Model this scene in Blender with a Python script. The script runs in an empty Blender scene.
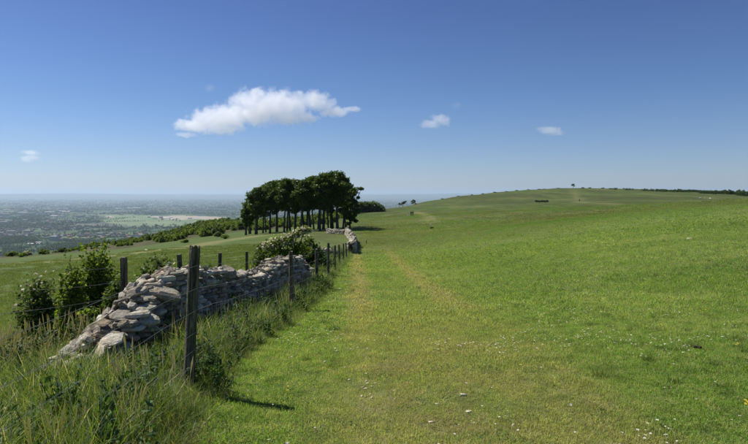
import bpy, bmesh, math, random
import numpy as np
from mathutils import Vector, Matrix, noise

random.seed(7)
rng = np.random.default_rng(7)
R = math.radians
scene = bpy.context.scene
col = scene.collection

# ------------------------------------------------------------------ camera
FPX, CX, CY, HZ, EYE = 554.0, 374.0, 222.0, 195.0, 1.6
PITCH = math.atan((CY - HZ) / FPX)
cam_data = bpy.data.cameras.new('camera')
cam_data.sensor_width = 36
cam_data.lens = 36 * FPX / 748
cam_data.clip_start = 0.05
cam_data.clip_end = 200000
cam = bpy.data.objects.new('camera', cam_data)
col.objects.link(cam)
cam.location = (0, 0, EYE)
cam.rotation_euler = (math.pi / 2 - PITCH, 0, 0)
scene.camera = cam

# ------------------------------------------------------------------ sky, sun, exposure
SUN_EL, SUN_AZ = 50.0, -60.0          # degrees; azimuth from +Y, negative to the left
world = bpy.data.worlds.new('World')
scene.world = world
world.use_nodes = True
wt = world.node_tree
wt.nodes.clear()
sky = wt.nodes.new('ShaderNodeTexSky')
sky.sky_type = 'NISHITA'
sky.sun_disc = False
sky.sun_elevation = R(SUN_EL)
sky.sun_rotation = R(SUN_AZ)
sky.altitude = 300
sky.air_density = 1.0
sky.dust_density = 0.35
sky.ozone_density = 3.0
bg = wt.nodes.new('ShaderNodeBackground')
bg.inputs['Strength'].default_value = 0.062
wo = wt.nodes.new('ShaderNodeOutputWorld')
# the deep clear blue of the day: a little less red and green the higher one looks
tcn = wt.nodes.new('ShaderNodeTexCoord'); sxyz = wt.nodes.new('ShaderNodeSeparateXYZ')
wt.links.new(tcn.outputs['Generated'], sxyz.inputs[0])
trp = wt.nodes.new('ShaderNodeValToRGB')
stops = [(0.0, (.84, .94, 1.26)), (.06, (.75, .87, 1.17)), (.17, (.59, .76, 1.06)), (.31, (.50, .62, .96)), (1.0, (.44, .56, .90))]
while len(trp.color_ramp.elements) < len(stops): trp.color_ramp.elements.new(.5)
for el, (q_, c_) in zip(trp.color_ramp.elements, stops): el.position = q_; el.color = (*c_, 1)
wt.links.new(sxyz.outputs[2], trp.inputs[0])
tmx = wt.nodes.new('ShaderNodeMix'); tmx.data_type = 'RGBA'; tmx.blend_type = 'MULTIPLY'; tmx.inputs[0].default_value = 1
wt.links.new(sky.outputs[0], tmx.inputs[6]); wt.links.new(trp.outputs[0], tmx.inputs[7])
wt.links.new(tmx.outputs[2], bg.inputs[0])
wt.links.new(bg.outputs[0], wo.inputs[0])
sun_data = bpy.data.lights.new('sun', 'SUN')
sun_data.energy = 5.0
sun_data.angle = R(0.53)
sun_data.color = (1.0, 0.95, 0.87)
sun = bpy.data.objects.new('sun', sun_data)
col.objects.link(sun)
SUND = Vector((math.sin(R(SUN_AZ)) * math.cos(R(SUN_EL)), math.cos(R(SUN_AZ)) * math.cos(R(SUN_EL)), math.sin(R(SUN_EL))))
sun.rotation_euler = SUND.to_track_quat('Z', 'Y').to_euler()
sun.location = (0, 0, 300)
vs = scene.view_settings
vs.view_transform = 'Standard'
vs.look = 'None'
vs.exposure = 0.42
vs.gamma = 1.0
scene.cycles.use_denoising = True
scene.cycles.volume_bounces = 5
scene.cycles.max_bounces = 6
scene.cycles.diffuse_bounces = 3
scene.cycles.transmission_bounces = 3
scene.cycles.transparent_max_bounces = 4

# ------------------------------------------------------------------ terrain height table (polar, around the viewpoint)
def zpx(r, y):
    return EYE - (y - HZ) / FPX * r * 0.998

C = {}
def column(ang, pts):
    C[ang] = pts
def colpx(px, near, far):
    """near: (r, z) pairs; far: (r, photo row) pairs turned into heights"""
    a = math.degrees(math.atan((px - CX) / FPX))
    cosa = math.cos(R(a))
    C[a] = list(near) + [(r, EYE - (y - HZ) / FPX * r * cosa) for r, y in far]

PL = -250.0
LOW = [(2600, PL), (9000, PL - 5), (20000, PL), (30000, PL + 40), (38000, -60), (46000, 130), (54000, 60), (70000, 120)]
LOWR = [(2600, PL), (9000, PL), (20000, PL + 30), (30000, PL + 100), (38000, 0), (46000, 170), (54000, 90), (70000, 150)]
def tail(r0, z0, lo=LOW):
    return [(r0 * 1.6 + 20, z0 - 0.20 * r0 - 12)] + [p for p in lo if p[0] > r0 * 1.6 + 300]
def colfull(px, near, far, lo=LOW, drop=None):
    a = math.degrees(math.atan((px - CX) / FPX))
    cosa = math.cos(R(a))
    pts = list(near) + [(r, EYE - (y - HZ) / FPX * r * cosa) for r, y in far]
    r0, z0 = pts[-1]
    zd = min(z0 - 10, z0 - 0.10 * r0)
    pts += [(r0 * 1.35, zd)] + [p for p in lo if p[0] > r0 * 1.35 + 500]
    C[a] = pts

base = [(0.0, 0.0), (3.5, 0.0)]
colfull(-150, base + [(7, -.45), (14, -1.6), (30, -4.2)], [(60, 276), (85, 266), (110, 260)])
colfull(0,   base + [(6, -.25), (12, -1.25), (24, -3.0)], [(60, 268), (85, 260), (115, 254.5)])
colfull(60,  base + [(6, -.20), (12, -1.1), (24, -2.6)], [(60, 260), (90, 254), (130, 249.5), (190, 246)])
colfull(120, base + [(6, -.15), (12, -1.0), (24, -2.2)], [(60, 253), (90, 250), (160, 245), (260, 239.5)])
colfull(180, base + [(6, -.12), (12, -.85), (24, -1.9)], [(60, 247), (95, 242), (170, 237), (300, 230), (420, 226)])
colfull(240, base + [(6, -.1), (12, -.78), (24, -1.7), (45, -2.9)], [(75, 239), (105, 235), (180, 229), (300, 224), (440, 219)])
colfull(300, base + [(6, -.08), (12, -.75), (24, -1.65), (45, -2.9)], [(75, 236), (105, 231), (180, 226.5), (300, 223)])
colfull(345, base + [(6, -.08), (12, -.72), (20, -1.3), (30, -2.05), (45, -3.0)], [(70, 239), (105, 229), (165, 221.5), (300, 214), (420, 209.5)])
colfull(374, base + [(6, -.06), (12, -.7), (20, -1.3), (30, -2.0), (45, -2.95)], [(70, 239), (105, 228.5), (160, 220), (250, 213), (400, 207)])
colfull(400, base + [(6, -.06), (12, -.7), (30, -2.0)], [(60, 243), (105, 229), (200, 216), (300, 211), (400, 206), (520, 200.5)])
colfull(430, base + [(6, -.05), (12, -.65), (30, -1.8)], [(60, 239.5), (120, 223.5), (200, 215), (300, 209.5), (450, 202), (600, 195.3)])
colfull(480, base + [(6, -.05), (12, -.55), (30, -1.5)], [(60, 233.5), (120, 220), (200, 212.5), (300, 207.5), (450, 199.5), (700, 190.2)], LOWR)
colfull(510, base + [(6, -.05), (12, -.5), (30, -1.3)], [(60, 229.5), (120, 217.5), (200, 210.5), (300, 206), (450, 199), (760, 187.8)], LOWR)
colfull(540, base + [(6, -.05), (12, -.45), (30, -1.1)], [(60, 226), (120, 215.5), (200, 209), (300, 205), (450, 199), (820, 186.6)], LOWR)
colfull(573, base + [(6, -.04), (12, -.38), (30, -.8)], [(60, 222.5), (120, 213), (200, 208), (300, 204), (450, 198.5), (900, 185.6)], LOWR)
colfull(640, base + [(6, -.03), (12, -.25), (30, -.35)], [(60, 214), (120, 207.3), (170, 205), (250, 204.6), (450, 199), (900, 187.4)], LOWR)
colfull(700, base + [(6, 0), (12, -.1), (30, 0.05)], [(60, 209), (110, 202.6), (140, 201), (240, 204), (450, 198.2), (900, 191)], LOWR)
colfull(748, base + [(6, 0.03), (12, .02), (30, .2)], [(60, 206), (95, 199.6), (120, 198), (230, 204), (450, 198.5), (900, 194.2)], LOWR)
colfull(900, base + [(6, .1), (12, .25), (30, .8)], [(60, 198), (95, 193.6), (120, 193), (230, 201), (450, 199), (900, 200)], LOWR)
for a in (75, 120, 179.9):
    C[a] = base + [(12, .1), (60, 2), (300, 6), (900, 8), (1500, -20)] + [p for p in LOWR]
for a in (-179.9, -140):
    C[a] = base + [(12, .1), (60, 2), (300, 6), (900, 8), (1500, -20)] + [p for p in LOW]
C[-85] = base + [(7, -.45), (14, -1.6), (30, -4.2), (60, -8), (110, -14), (300, -60), (900, -160)] + LOW

NR, NA = 460, 720
RMIN, RMAX = 1.0, 70000.0
LR = np.linspace(math.log(RMIN), math.log(RMAX), NR)
RR = np.exp(LR)
AA = np.linspace(-180, 180, NA + 1)
keys = sorted(C)
prof = np.array([np.interp(LR, np.log(np.maximum([p[0] for p in C[k]], .5)), [p[1] for p in C[k]]) for k in keys])
# heights vary over four decades: smooth the slope z/r, not z
prof = prof / RR
T = np.empty((NA + 1, NR))
for j in range(NR):
    T[:, j] = np.interp(AA, keys, prof[:, j])
def smooth(a, k, axis, wrap=False):
    w = np.exp(-0.5 * (np.arange(-3 * k, 3 * k + 1) / k) ** 2); w /= w.sum()
    pad = [(0, 0), (0, 0)]; pad[axis] = (3 * k, 3 * k)
    b = np.pad(a, pad, mode='edge')
    return np.apply_along_axis(lambda v: np.convolve(v, w, 'valid'), axis, b)
T = smooth(T, 4, 0)
T = smooth(T, 4, 1)
Z = T * RR
xs = np.sin(np.radians(AA))[:, None] * RR
ys = np.cos(np.radians(AA))[:, None] * RR
for i in range(NA + 1):
    if abs(AA[i]) > 50 and i % 4: continue
    for j in range(NR):
        r = RR[j]
        if r > 26000: Z[i, j] += min(1, (r - 26000) / 14000) * 170 * noise.noise((xs[i, j] / 9000, ys[i, j] / 14000, 6)); continue
        if r > 3000: continue
        x, y = xs[i, j], ys[i, j]
        d = 0
        if r < 60:
            d += .022 * noise.noise((x * 1.7, y * 1.7, 0)) + .035 * noise.noise((x * .5, y * .5, 3))
        if r > 8:
            k = min(1, (r - 8) / 30)
            d += k * .10 * noise.noise((x * .11, y * .11, 7))
        if r > 60:
            k = min(1, (r - 60) / 200)
            d += k * (.9 * noise.noise((x * .018, y * .018, 9)) + .4 * noise.noise((x * .05, y * .05, 5)))
        Z[i, j] += d
for i in range(NA + 1):
    if abs(AA[i]) > 50 and i % 4:
        lo = i - i % 4; hi = min(lo + 4, NA)
        Z[i] = Z[lo] + (Z[hi] - Z[lo]) * ((i % 4) / 4)

def hz(x, y):
    x = np.asarray(x, float); y = np.asarray(y, float)
    r = np.hypot(x, y)
    a = np.degrees(np.arctan2(x, y))
    fa = np.clip((a + 180) / 360 * NA, 0, NA - 1e-6)
    fr = np.clip((np.log(np.maximum(r, 1.0)) - LR[0]) / (LR[1] - LR[0]), 0, NR - 1 - 1e-6)
    ia = fa.astype(int); ir = fr.astype(int); u = fa - ia; v = fr - ir
    return (Z[ia, ir] * (1 - u) * (1 - v) + Z[ia + 1, ir] * u * (1 - v) + Z[ia, ir + 1] * (1 - u) * v + Z[ia + 1, ir + 1] * u * v)
def gz(x, y):
    return float(hz(x, y))

cp, sp = math.cos(PITCH), math.sin(PITCH)
def ray(px, py):
    a, b = (px - CX) / FPX, (CY - py) / FPX
    return Vector((a, cp + b * sp, -sp + b * cp))
def onground(px, py, rmin=2.0, rmax=60000):
    d = ray(px, py)
    h = math.hypot(d.x, d.y)
    r = np.exp(np.linspace(math.log(rmin), math.log(rmax), 3000))
    x = d.x / h * r; y = d.y / h * r; z = EYE + d.z / h * r
    below = np.nonzero(z < hz(x, y))[0]
    k = below[0] if len(below) else 2999
    return Vector((x[k], y[k], float(hz(x[k], y[k]))))
def at(px, D):
    """ground point under photo column px at depth D"""
    x = (px - CX) / FPX * D
    for _ in range(3):
        z = gz(x, D)
        x = (px - CX) / FPX * (D * cp - (z - EYE) * sp)
    return Vector((x, D, gz(x, D)))
def zat(py, D):
    d = ray(CX, py)
    return EYE + d.z / d.y * D

# ------------------------------------------------------------------ helpers
def tag(o, label=None, cat=None, group=None, kind=None):
    if label: o['label'] = label
    if cat: o['category'] = cat
    if group: o['group'] = group
    if kind: o['kind'] = kind
    return o
def empty(name, loc=(0, 0, 0), rz=0):
    o = bpy.data.objects.new(name, None)
    o.location = loc; o.rotation_euler = (0, 0, rz); o.empty_display_size = .1
    col.objects.link(o)
    return o
def link(name, me, parent=None, loc=None):
    o = bpy.data.objects.new(name, me)
    col.objects.link(o)
    if parent: o.parent = parent
    if loc is not None: o.location = loc
    return o
def mesh_np(name, V, F, mat=None, rnd=None, smooth_=False, hgt=None):
    """V (n,3); F list of arrays of faces (m,3) or (m,4); rnd per-vertex float"""
    me = bpy.data.meshes.new(name)
    V = np.asarray(V, np.float32)
    if not isinstance(F, list): F = [F]
    F = [np.asarray(f, np.int32) for f in F if len(f)]
    loops = np.concatenate([f.ravel() for f in F])
    sizes = np.concatenate([np.full(len(f), f.shape[1], np.int32) for f in F])
    starts = np.concatenate([[0], np.cumsum(sizes)[:-1]]).astype(np.int32)
    me.vertices.add(len(V)); me.vertices.foreach_set('co', V.ravel())
    me.loops.add(len(loops)); me.loops.foreach_set('vertex_index', loops)
    me.polygons.add(len(sizes)); me.polygons.foreach_set('loop_start', starts)
    me.polygons.foreach_set('use_smooth', np.full(len(sizes), smooth_))
    me.update(calc_edges=True)
    if rnd is not None:
        a = me.attributes.new('rnd', 'FLOAT', 'POINT'); a.data.foreach_set('value', np.asarray(rnd, np.float32))
    if hgt is not None:
        a = me.attributes.new('hgt', 'FLOAT', 'POINT'); a.data.foreach_set('value', np.asarray(hgt, np.float32))
    if mat: me.materials.append(mat)
    return me
class MB:
    def __init__(s): s.V = []; s.F = []; s.n = 0
    def add(s, V, F):
        s.V += [tuple(v) for v in V]; s.F += [tuple(i + s.n for i in f) for f in F]; s.n += len(V)
    def tube(s, pts, rad, seg=8, jitter=0, cap=True):
        pts = [Vector(p) for p in pts]
        if not hasattr(rad, '__len__'): rad = [rad] * len(pts)
        V = []; F = []
        ref = Vector((0, 0, 1))
        up = None
        for i, p in enumerate(pts):
            t = (pts[min(i + 1, len(pts) - 1)] - pts[max(i - 1, 0)]).normalized()
            if up is None:
                up = Vector((1, 0, 0)) if abs(t.x) < .9 else Vector((0, 1, 0))
            a = (up - t * up.dot(t)).normalized(); b = t.cross(a); up = a
            for k in range(seg):
                th = 2 * math.pi * k / seg
                r = rad[i] * (1 + jitter * random.uniform(-1, 1))
                V.append(p + (a * math.cos(th) + b * math.sin(th)) * r)
        for i in range(len(pts) - 1):
            for k in range(seg):
                F.append((i * seg + k, i * seg + (k + 1) % seg, (i + 1) * seg + (k + 1) % seg, (i + 1) * seg + k))
        if cap:
            F.append(tuple(reversed(range(seg)))); F.append(tuple(range((len(pts) - 1) * seg, len(pts) * seg)))
        s.add(V, F)
    def box(s, c, d, rz=0, taper=1.0):
        cx, cy, cz = c; dx, dy, dz = (q / 2 for q in d)
        co, si = math.cos(rz), math.sin(rz)
        V = []
        for z, k in ((-dz, 1), (dz, taper)):
            for x, y in ((-dx, -dy), (dx, -dy), (dx, dy), (-dx, dy)):
                V.append((cx + (x * co - y * si) * k, cy + (x * si + y * co) * k, cz + z))
        s.add(V, [(3, 2, 1, 0), (4, 5, 6, 7), (0, 1, 5, 4), (1, 2, 6, 5), (2, 3, 7, 6), (3, 0, 4, 7)])
    def mesh(s, name, mat=None, smooth_=False):
        me = bpy.data.meshes.new(name)
        me.from_pydata(s.V, [], s.F); me.update()
        if smooth_: me.polygons.foreach_set('use_smooth', [True] * len(me.polygons))
        if mat: me.materials.append(mat)
        return me
    def build(s, name, mat=None, parent=None, loc=None, smooth_=False):
        return link(name, s.mesh(name, mat, smooth_), parent, loc)

# ------------------------------------------------------------------ node material helper
class NT:
    def __init__(s, name):
        s.m = bpy.data.materials.new(name); s.m.use_nodes = True
        s.t = s.m.node_tree; s.t.nodes.clear()
        s.out = s.t.nodes.new('ShaderNodeOutputMaterial')
    def n(s, typ, **kw):
        nd = s.t.nodes.new(typ)
        for k, v in kw.items():
            if k.startswith('i_'):
                key = k[2:]
                key = int(key) if key.isdigit() else key.replace('_', ' ')
                s.set(nd.inputs[key], v)
            else: setattr(nd, k, v)
        return nd
    def set(s, inp, v):
        if isinstance(v, bpy.types.NodeSocket): s.t.links.new(v, inp)
        else:
            if hasattr(inp.default_value, '__len__') and len(inp.default_value) == 4 and len(v) == 3: v = (*v, 1)
            inp.default_value = v
    def math(s, op, a, b=0.0, c=0.0, clamp=False):
        nd = s.t.nodes.new('ShaderNodeMath'); nd.operation = op; nd.use_clamp = clamp
        for i, v in enumerate((a, b, c)): s.set(nd.inputs[i], v)
        return nd.outputs[0]
    def pos(s): return s.n('ShaderNodeNewGeometry').outputs['Position']
    def noise(s, vec, scale, detail=3, rough=.55, dist=0):
        nd = s.n('ShaderNodeTexNoise', i_Scale=scale, i_Detail=detail, i_Roughness=rough, i_Distortion=dist)
        s.set(nd.inputs['Vector'], vec)
        return nd.outputs['Fac']
    def scale(s, vec, v):
        nd = s.n('ShaderNodeVectorMath', operation='MULTIPLY'); s.set(nd.inputs[0], vec); nd.inputs[1].default_value = v
        return nd.outputs[0]
    def ramp(s, f, stops, interp='LINEAR'):
        nd = s.n('ShaderNodeValToRGB'); e = nd.color_ramp; e.interpolation = interp
        while len(e.elements) < len(stops): e.elements.new(.5)
        for el, (p, c) in zip(e.elements, stops):
            el.position = p; el.color = (*c, 1) if hasattr(c, '__len__') else (c, c, c, 1)
        s.set(nd.inputs[0], f)
        return nd.outputs[0]
    def mix(s, f, a, b, blend='MIX'):
        nd = s.n('ShaderNodeMix', data_type='RGBA', blend_type=blend)
        s.set(nd.inputs[0], f); s.set(nd.inputs[6], a); s.set(nd.inputs[7], b)
        return nd.outputs[2]
    def sstep(s, x, a, b):
        nd = s.n('ShaderNodeMapRange', interpolation_type='SMOOTHSTEP')
        s.set(nd.inputs[0], x); nd.inputs[1].default_value = a; nd.inputs[2].default_value = b
        return nd.outputs[0]
    def attr(s, name): return s.n('ShaderNodeAttribute', attribute_name=name).outputs['Fac']
    def bsdf(s, colr, rough=.8, spec=.3, trans=0, bump=None, bumpd=.02, tcol=None):
        b = s.n('ShaderNodeBsdfPrincipled', i_Roughness=rough)
        s.set(b.inputs['Base Color'], colr)
        b.inputs['Specular IOR Level'].default_value = spec
        if bump is not None:
            bn = s.n('ShaderNodeBump', i_Distance=bumpd, i_Strength=1.0); s.set(bn.inputs['Height'], bump)
            s.t.links.new(bn.outputs[0], b.inputs['Normal'])
        o = b.outputs[0]
        if trans:
            tr = s.n('ShaderNodeBsdfTranslucent'); s.set(tr.inputs[0], tcol if tcol is not None else colr)
            mx = s.n('ShaderNodeMixShader', i_0=trans)
            s.t.links.new(o, mx.inputs[1]); s.t.links.new(tr.outputs[0], mx.inputs[2]); o = mx.outputs[0]
        s.t.links.new(o, s.out.inputs['Surface'])
        return s.m

def turf_colour(n):
    """colour of the turf as a function of the place; returns colour and wear"""
    p = n.pos()
    xyz = n.n('ShaderNodeSeparateXYZ'); n.set(xyz.inputs[0], p)
    X, Y = xyz.outputs[0], xyz.outputs[1]
    flat = n.scale(p, (1, 1, 0))
    big = n.noise(flat, .14, 3, .6)
    med = n.noise(flat, .9, 4, .65)
    fin = n.noise(flat, 6.0, 5, .75)
    wob = n.math('MULTIPLY_ADD', n.noise(flat, .5, 3), .7, -.35)
    c1 = n.math('MULTIPLY_ADD', Y, -.035, .12)
    d1 = n.math('ABSOLUTE', n.math('ADD', n.math('SUBTRACT', X, c1), wob))
    w1 = n.math('SUBTRACT', 1.0, n.sstep(d1, .0, .55))
    c2 = n.math('MULTIPLY_ADD', Y, -.014, 1.72)
    d2 = n.math('ABSOLUTE', n.math('ADD', n.math('SUBTRACT', X, c2), wob))
    w2 = n.math('MULTIPLY', n.math('SUBTRACT', 1.0, n.sstep(d2, .08, .5)), .85)
    c3 = n.math('MULTIPLY_ADD', Y, .06, .45)
    d3 = n.math('ABSOLUTE', n.math('ADD', n.math('SUBTRACT', X, c3), wob))
    w3 = n.math('MULTIPLY', n.math('SUBTRACT', 1.0, n.sstep(d3, .2, 1.9)), n.math('MULTIPLY_ADD', n.sstep(Y, 4, 14), -.70, 1.0))
    w = n.math('MAXIMUM', n.math('MAXIMUM', w1, w2), w3)
    fade = n.math('SUBTRACT', 1.0, n.sstep(Y, 36, 60))
    w = n.math('MULTIPLY', w, fade)
    patch = n.math('MULTIPLY_ADD', med, 1.7, -.35, True)
    wear = n.math('MULTIPLY', w, n.math('MULTIPLY_ADD', patch, 1.05, .02), clamp=True)
    wear = n.math('MAXIMUM', wear, n.math('MULTIPLY', n.sstep(med, .60, .78), .55))
    w2b = n.math('MULTIPLY', n.math('MULTIPLY', w2, n.sstep(Y, 7, 12)), n.math('MULTIPLY', fade, 1.0))
    wear = n.math('MAXIMUM', wear, w2b)
    w1b = n.math('MULTIPLY', n.math('MULTIPLY', w1, n.sstep(Y, 4, 12)), n.math('MULTIPLY', fade, .95))
    wear = n.math('MAXIMUM', wear, w1b)
    g = n.ramp(big, [(.28, (.066, .120, .017)), (.5, (.098, .155, .025)), (.72, (.140, .185, .042))])
    g = n.mix(n.math('MULTIPLY', n.sstep(fin, .46, .62), .7), g, (.175, .195, .062))
    g = n.mix(n.math('MULTIPLY', n.sstep(n.noise(flat, 3.4, 5, .75), .50, .62), .65), g, (.036, .068, .011))
    dry = n.ramp(fin, [(.3, (.15, .135, .050)), (.55, (.235, .225, .080)), (.8, (.34, .30, .14))])
    c = n.mix(n.math('MULTIPLY', wear, .85), g, dry)
    lite = n.noise(flat, .33, 5, .7, .4)
    c = n.mix(n.math('MULTIPLY', n.sstep(lite, .50, .64), .5), c, (.185, .205, .065))
    c = n.mix(n.math('MULTIPLY', n.sstep(n.noise(n.scale(p, (1, 1, 0)), .62, 5, .75), .55, .66), .45), c, (.048, .092, .014))
    dirt = n.math('MULTIPLY', n.math('MULTIPLY', n.sstep(n.noise(flat, 1.5, 4, .7), .52, .60), n.math('SUBTRACT', 1.0, n.sstep(n.math('ABSOLUTE', n.math('SUBTRACT', X, n.math('MULTIPLY_ADD', Y, .05, .30))), .25, .75))), n.math('SUBTRACT', 1.0, n.sstep(Y, 5.5, 9)))
    c = n.mix(n.math('MULTIPLY', dirt, .5), c, (.155, .125, .068))
    far = n.sstep(Y, 15, 75)
    farg = n.ramp(n.noise(n.scale(p, (1, .55, 0)), .045, 6, .72, .5), [(.30, (.036, .072, .010)), (.42, (.060, .106, .015)), (.50, (.084, .104, .026)), (.56, (.056, .066, .019)), (.64, (.094, .122, .026)), (.74, (.052, .102, .012))])
    farg = n.mix(n.math('MULTIPLY', n.sstep(n.noise(n.scale(p, (.35, 1.1, 0)), .05, 5, .7, .8), .54, .64), .6), farg, (.135, .125, .055))
    c = n.mix(n.math('MULTIPLY', far, .9), c, n.mix(n.sstep(Y, 60, 200), farg, n.mix(1.0, farg, (.86, .92, .80), 'MULTIPLY')))
    return c, wear, X, Y, p

# ground
g = NT('ground_turf')
c, wear, X, Y, p = turf_colour(g)
z = g.n('ShaderNodeSeparateXYZ', i_0=p).outputs[2]
bare = g.mix(g.math('MULTIPLY', wear, .35), g.mix(.4, c, (.05, .065, .016)), (.20, .15, .085))
nearf = g.sstep(Y, 8, 40)
c = g.mix(nearf, bare, c)
# far hill: heathy brown bands and green hollows
hp = g.scale(p, (1, .38, 0))
mott = g.noise(g.scale(p, (1, 1.5, 0)), .33, 6, .75)
c = g.mix(g.math('MULTIPLY', g.sstep(Y, 60, 130), g.math('MULTIPLY', g.sstep(mott, .50, .62), .6)), c, (.034, .050, .010))
c = g.mix(g.math('MULTIPLY', g.sstep(Y, 60, 130), g.math('MULTIPLY', g.sstep(g.noise(g.scale(p, (.45, 2.2, 0)), .045, 5, .7), .52, .66), .55)), c, (.13, .125, .05))
heath = g.sstep(g.noise(hp, .016, 6, .70, .6), .47, .57)
farm = g.sstep(Y, 130, 260)
c = g.mix(g.math('MULTIPLY', g.math('MULTIPLY', heath, farm), .55), c, (.046, .050, .015))
c = g.mix(g.math('MULTIPLY', g.math('MULTIPLY', g.sstep(g.noise(hp, .07, 5, .75), .48, .60), farm), .65), c, (.040, .056, .012))
# tracks
c = g.mix(g.math('MULTIPLY', g.math('MULTIPLY', g.sstep(g.noise(hp, .028, 5, .7, .4), .54, .64), farm), .5), c, (.125, .135, .04))

# scarp slope
rough = g.ramp(g.noise(p, .03, 5, .65), [(.3, (.03, .06, .012)), (.5, (.07, .09, .025)), (.7, (.11, .11, .045))])
lf = g.math('SUBTRACT', 1.0, g.sstep(g.math('ADD', X, g.math('MULTIPLY', Y, .05)), -9, -5))
c = g.mix(g.math('MULTIPLY', lf, .75), c, g.ramp(g.noise(g.scale(p, (1, 1.8, 0)), .12, 5, .7), [(.3, (.045, .078, .012)), (.5, (.062, .098, .017)), (.7, (.098, .115, .032))]))
c = g.mix(g.math('MULTIPLY', g.attr('brow'), .9), c, g.ramp(g.noise(g.scale(p, (1, .5, 0)), .30, 5, .8), [(.38, (.022, .034, .008)), (.5, (.055, .055, .020)), (.62, (.12, .10, .048))]))
c = g.mix(g.math('MULTIPLY', g.attr('track'), .8), c, (.19, .18, .075))
sc = g.sstep(z, -12.0, -22)
c = g.mix(sc, c, rough)
# the vale: hedged fields, woods, built-up ground
fp = g.scale(p, (1, 1, 0))
len_ = g.n('ShaderNodeVectorMath', operation='LENGTH'); g.set(len_.inputs[0], fp); n_r = len_.outputs['Value']
vor = g.n('ShaderNodeTexVoronoi', i_Scale=1 / 330, i_Randomness=.9); g.set(vor.inputs['Vector'], fp)
vcol = g.n('ShaderNodeSeparateColor', i_0=vor.outputs['Color'])
fields = g.ramp(vcol.outputs[0], [(0, (.035, .075, .02)), (.22, (.06, .12, .028)), (.42, (.10, .17, .045)), (.6, (.045, .085, .022)), (.75, (.16, .20, .075)), (.88, (.085, .13, .04)), (1, (.24, .20, .11))], 'CONSTANT')
ved = g.n('ShaderNodeTexVoronoi', feature='DISTANCE_TO_EDGE', i_Scale=1 / 330, i_Randomness=.9); g.set(ved.inputs['Vector'], fp)
hedge = g.math('SUBTRACT', 1.0, g.sstep(ved.outputs['Distance'], .02, .07))
vale = g.mix(hedge, fields, (.018, .035, .014))
wood = g.math('MAXIMUM', g.sstep(g.noise(fp, 1 / 1400, 4, .6), .60, .64), g.attr('woods'))
vale = g.mix(wood, vale, (.018, .038, .014))
towncol = g.ramp(g.noise(fp, 1 / 60, 3, .8), [(.35, (.03, .045, .025)), (.52, (.10, .095, .085)), (.62, (.26, .22, .19)), (.75, (.45, .44, .42))])
town = g.math('MULTIPLY', g.sstep(g.noise(fp, 1 / 1500, 3, .5), .50, .58), g.sstep(n_r, 4200, 5200))
vale = g.mix(g.math('MULTIPLY', town, .7), vale, towncol)
vale = g.mix(1.0, vale, (.72, .76, .78), 'MULTIPLY')
vm = g.sstep(z, -120, -225)
c = g.mix(vm, c, vale)
c = g.mix(g.attr('course'), c, g.ramp(g.noise(g.scale(p, (1, .6, 0)), 1 / 160, 4, .7), [(.35, (.075, .12, .04)), (.5, (.15, .20, .085)), (.65, (.22, .25, .13))]))
c = g.mix(g.attr('yard'), c, (.42, .34, .26))
bm_ = g.math('ADD', g.noise(p, 14, 4, .7), g.math('MULTIPLY', g.noise(p, 2.2, 3, .6), 2.0))
MAT_GROUND = g.bsdf(c, .95, .15, bump=bm_, bumpd=.03)

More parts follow.
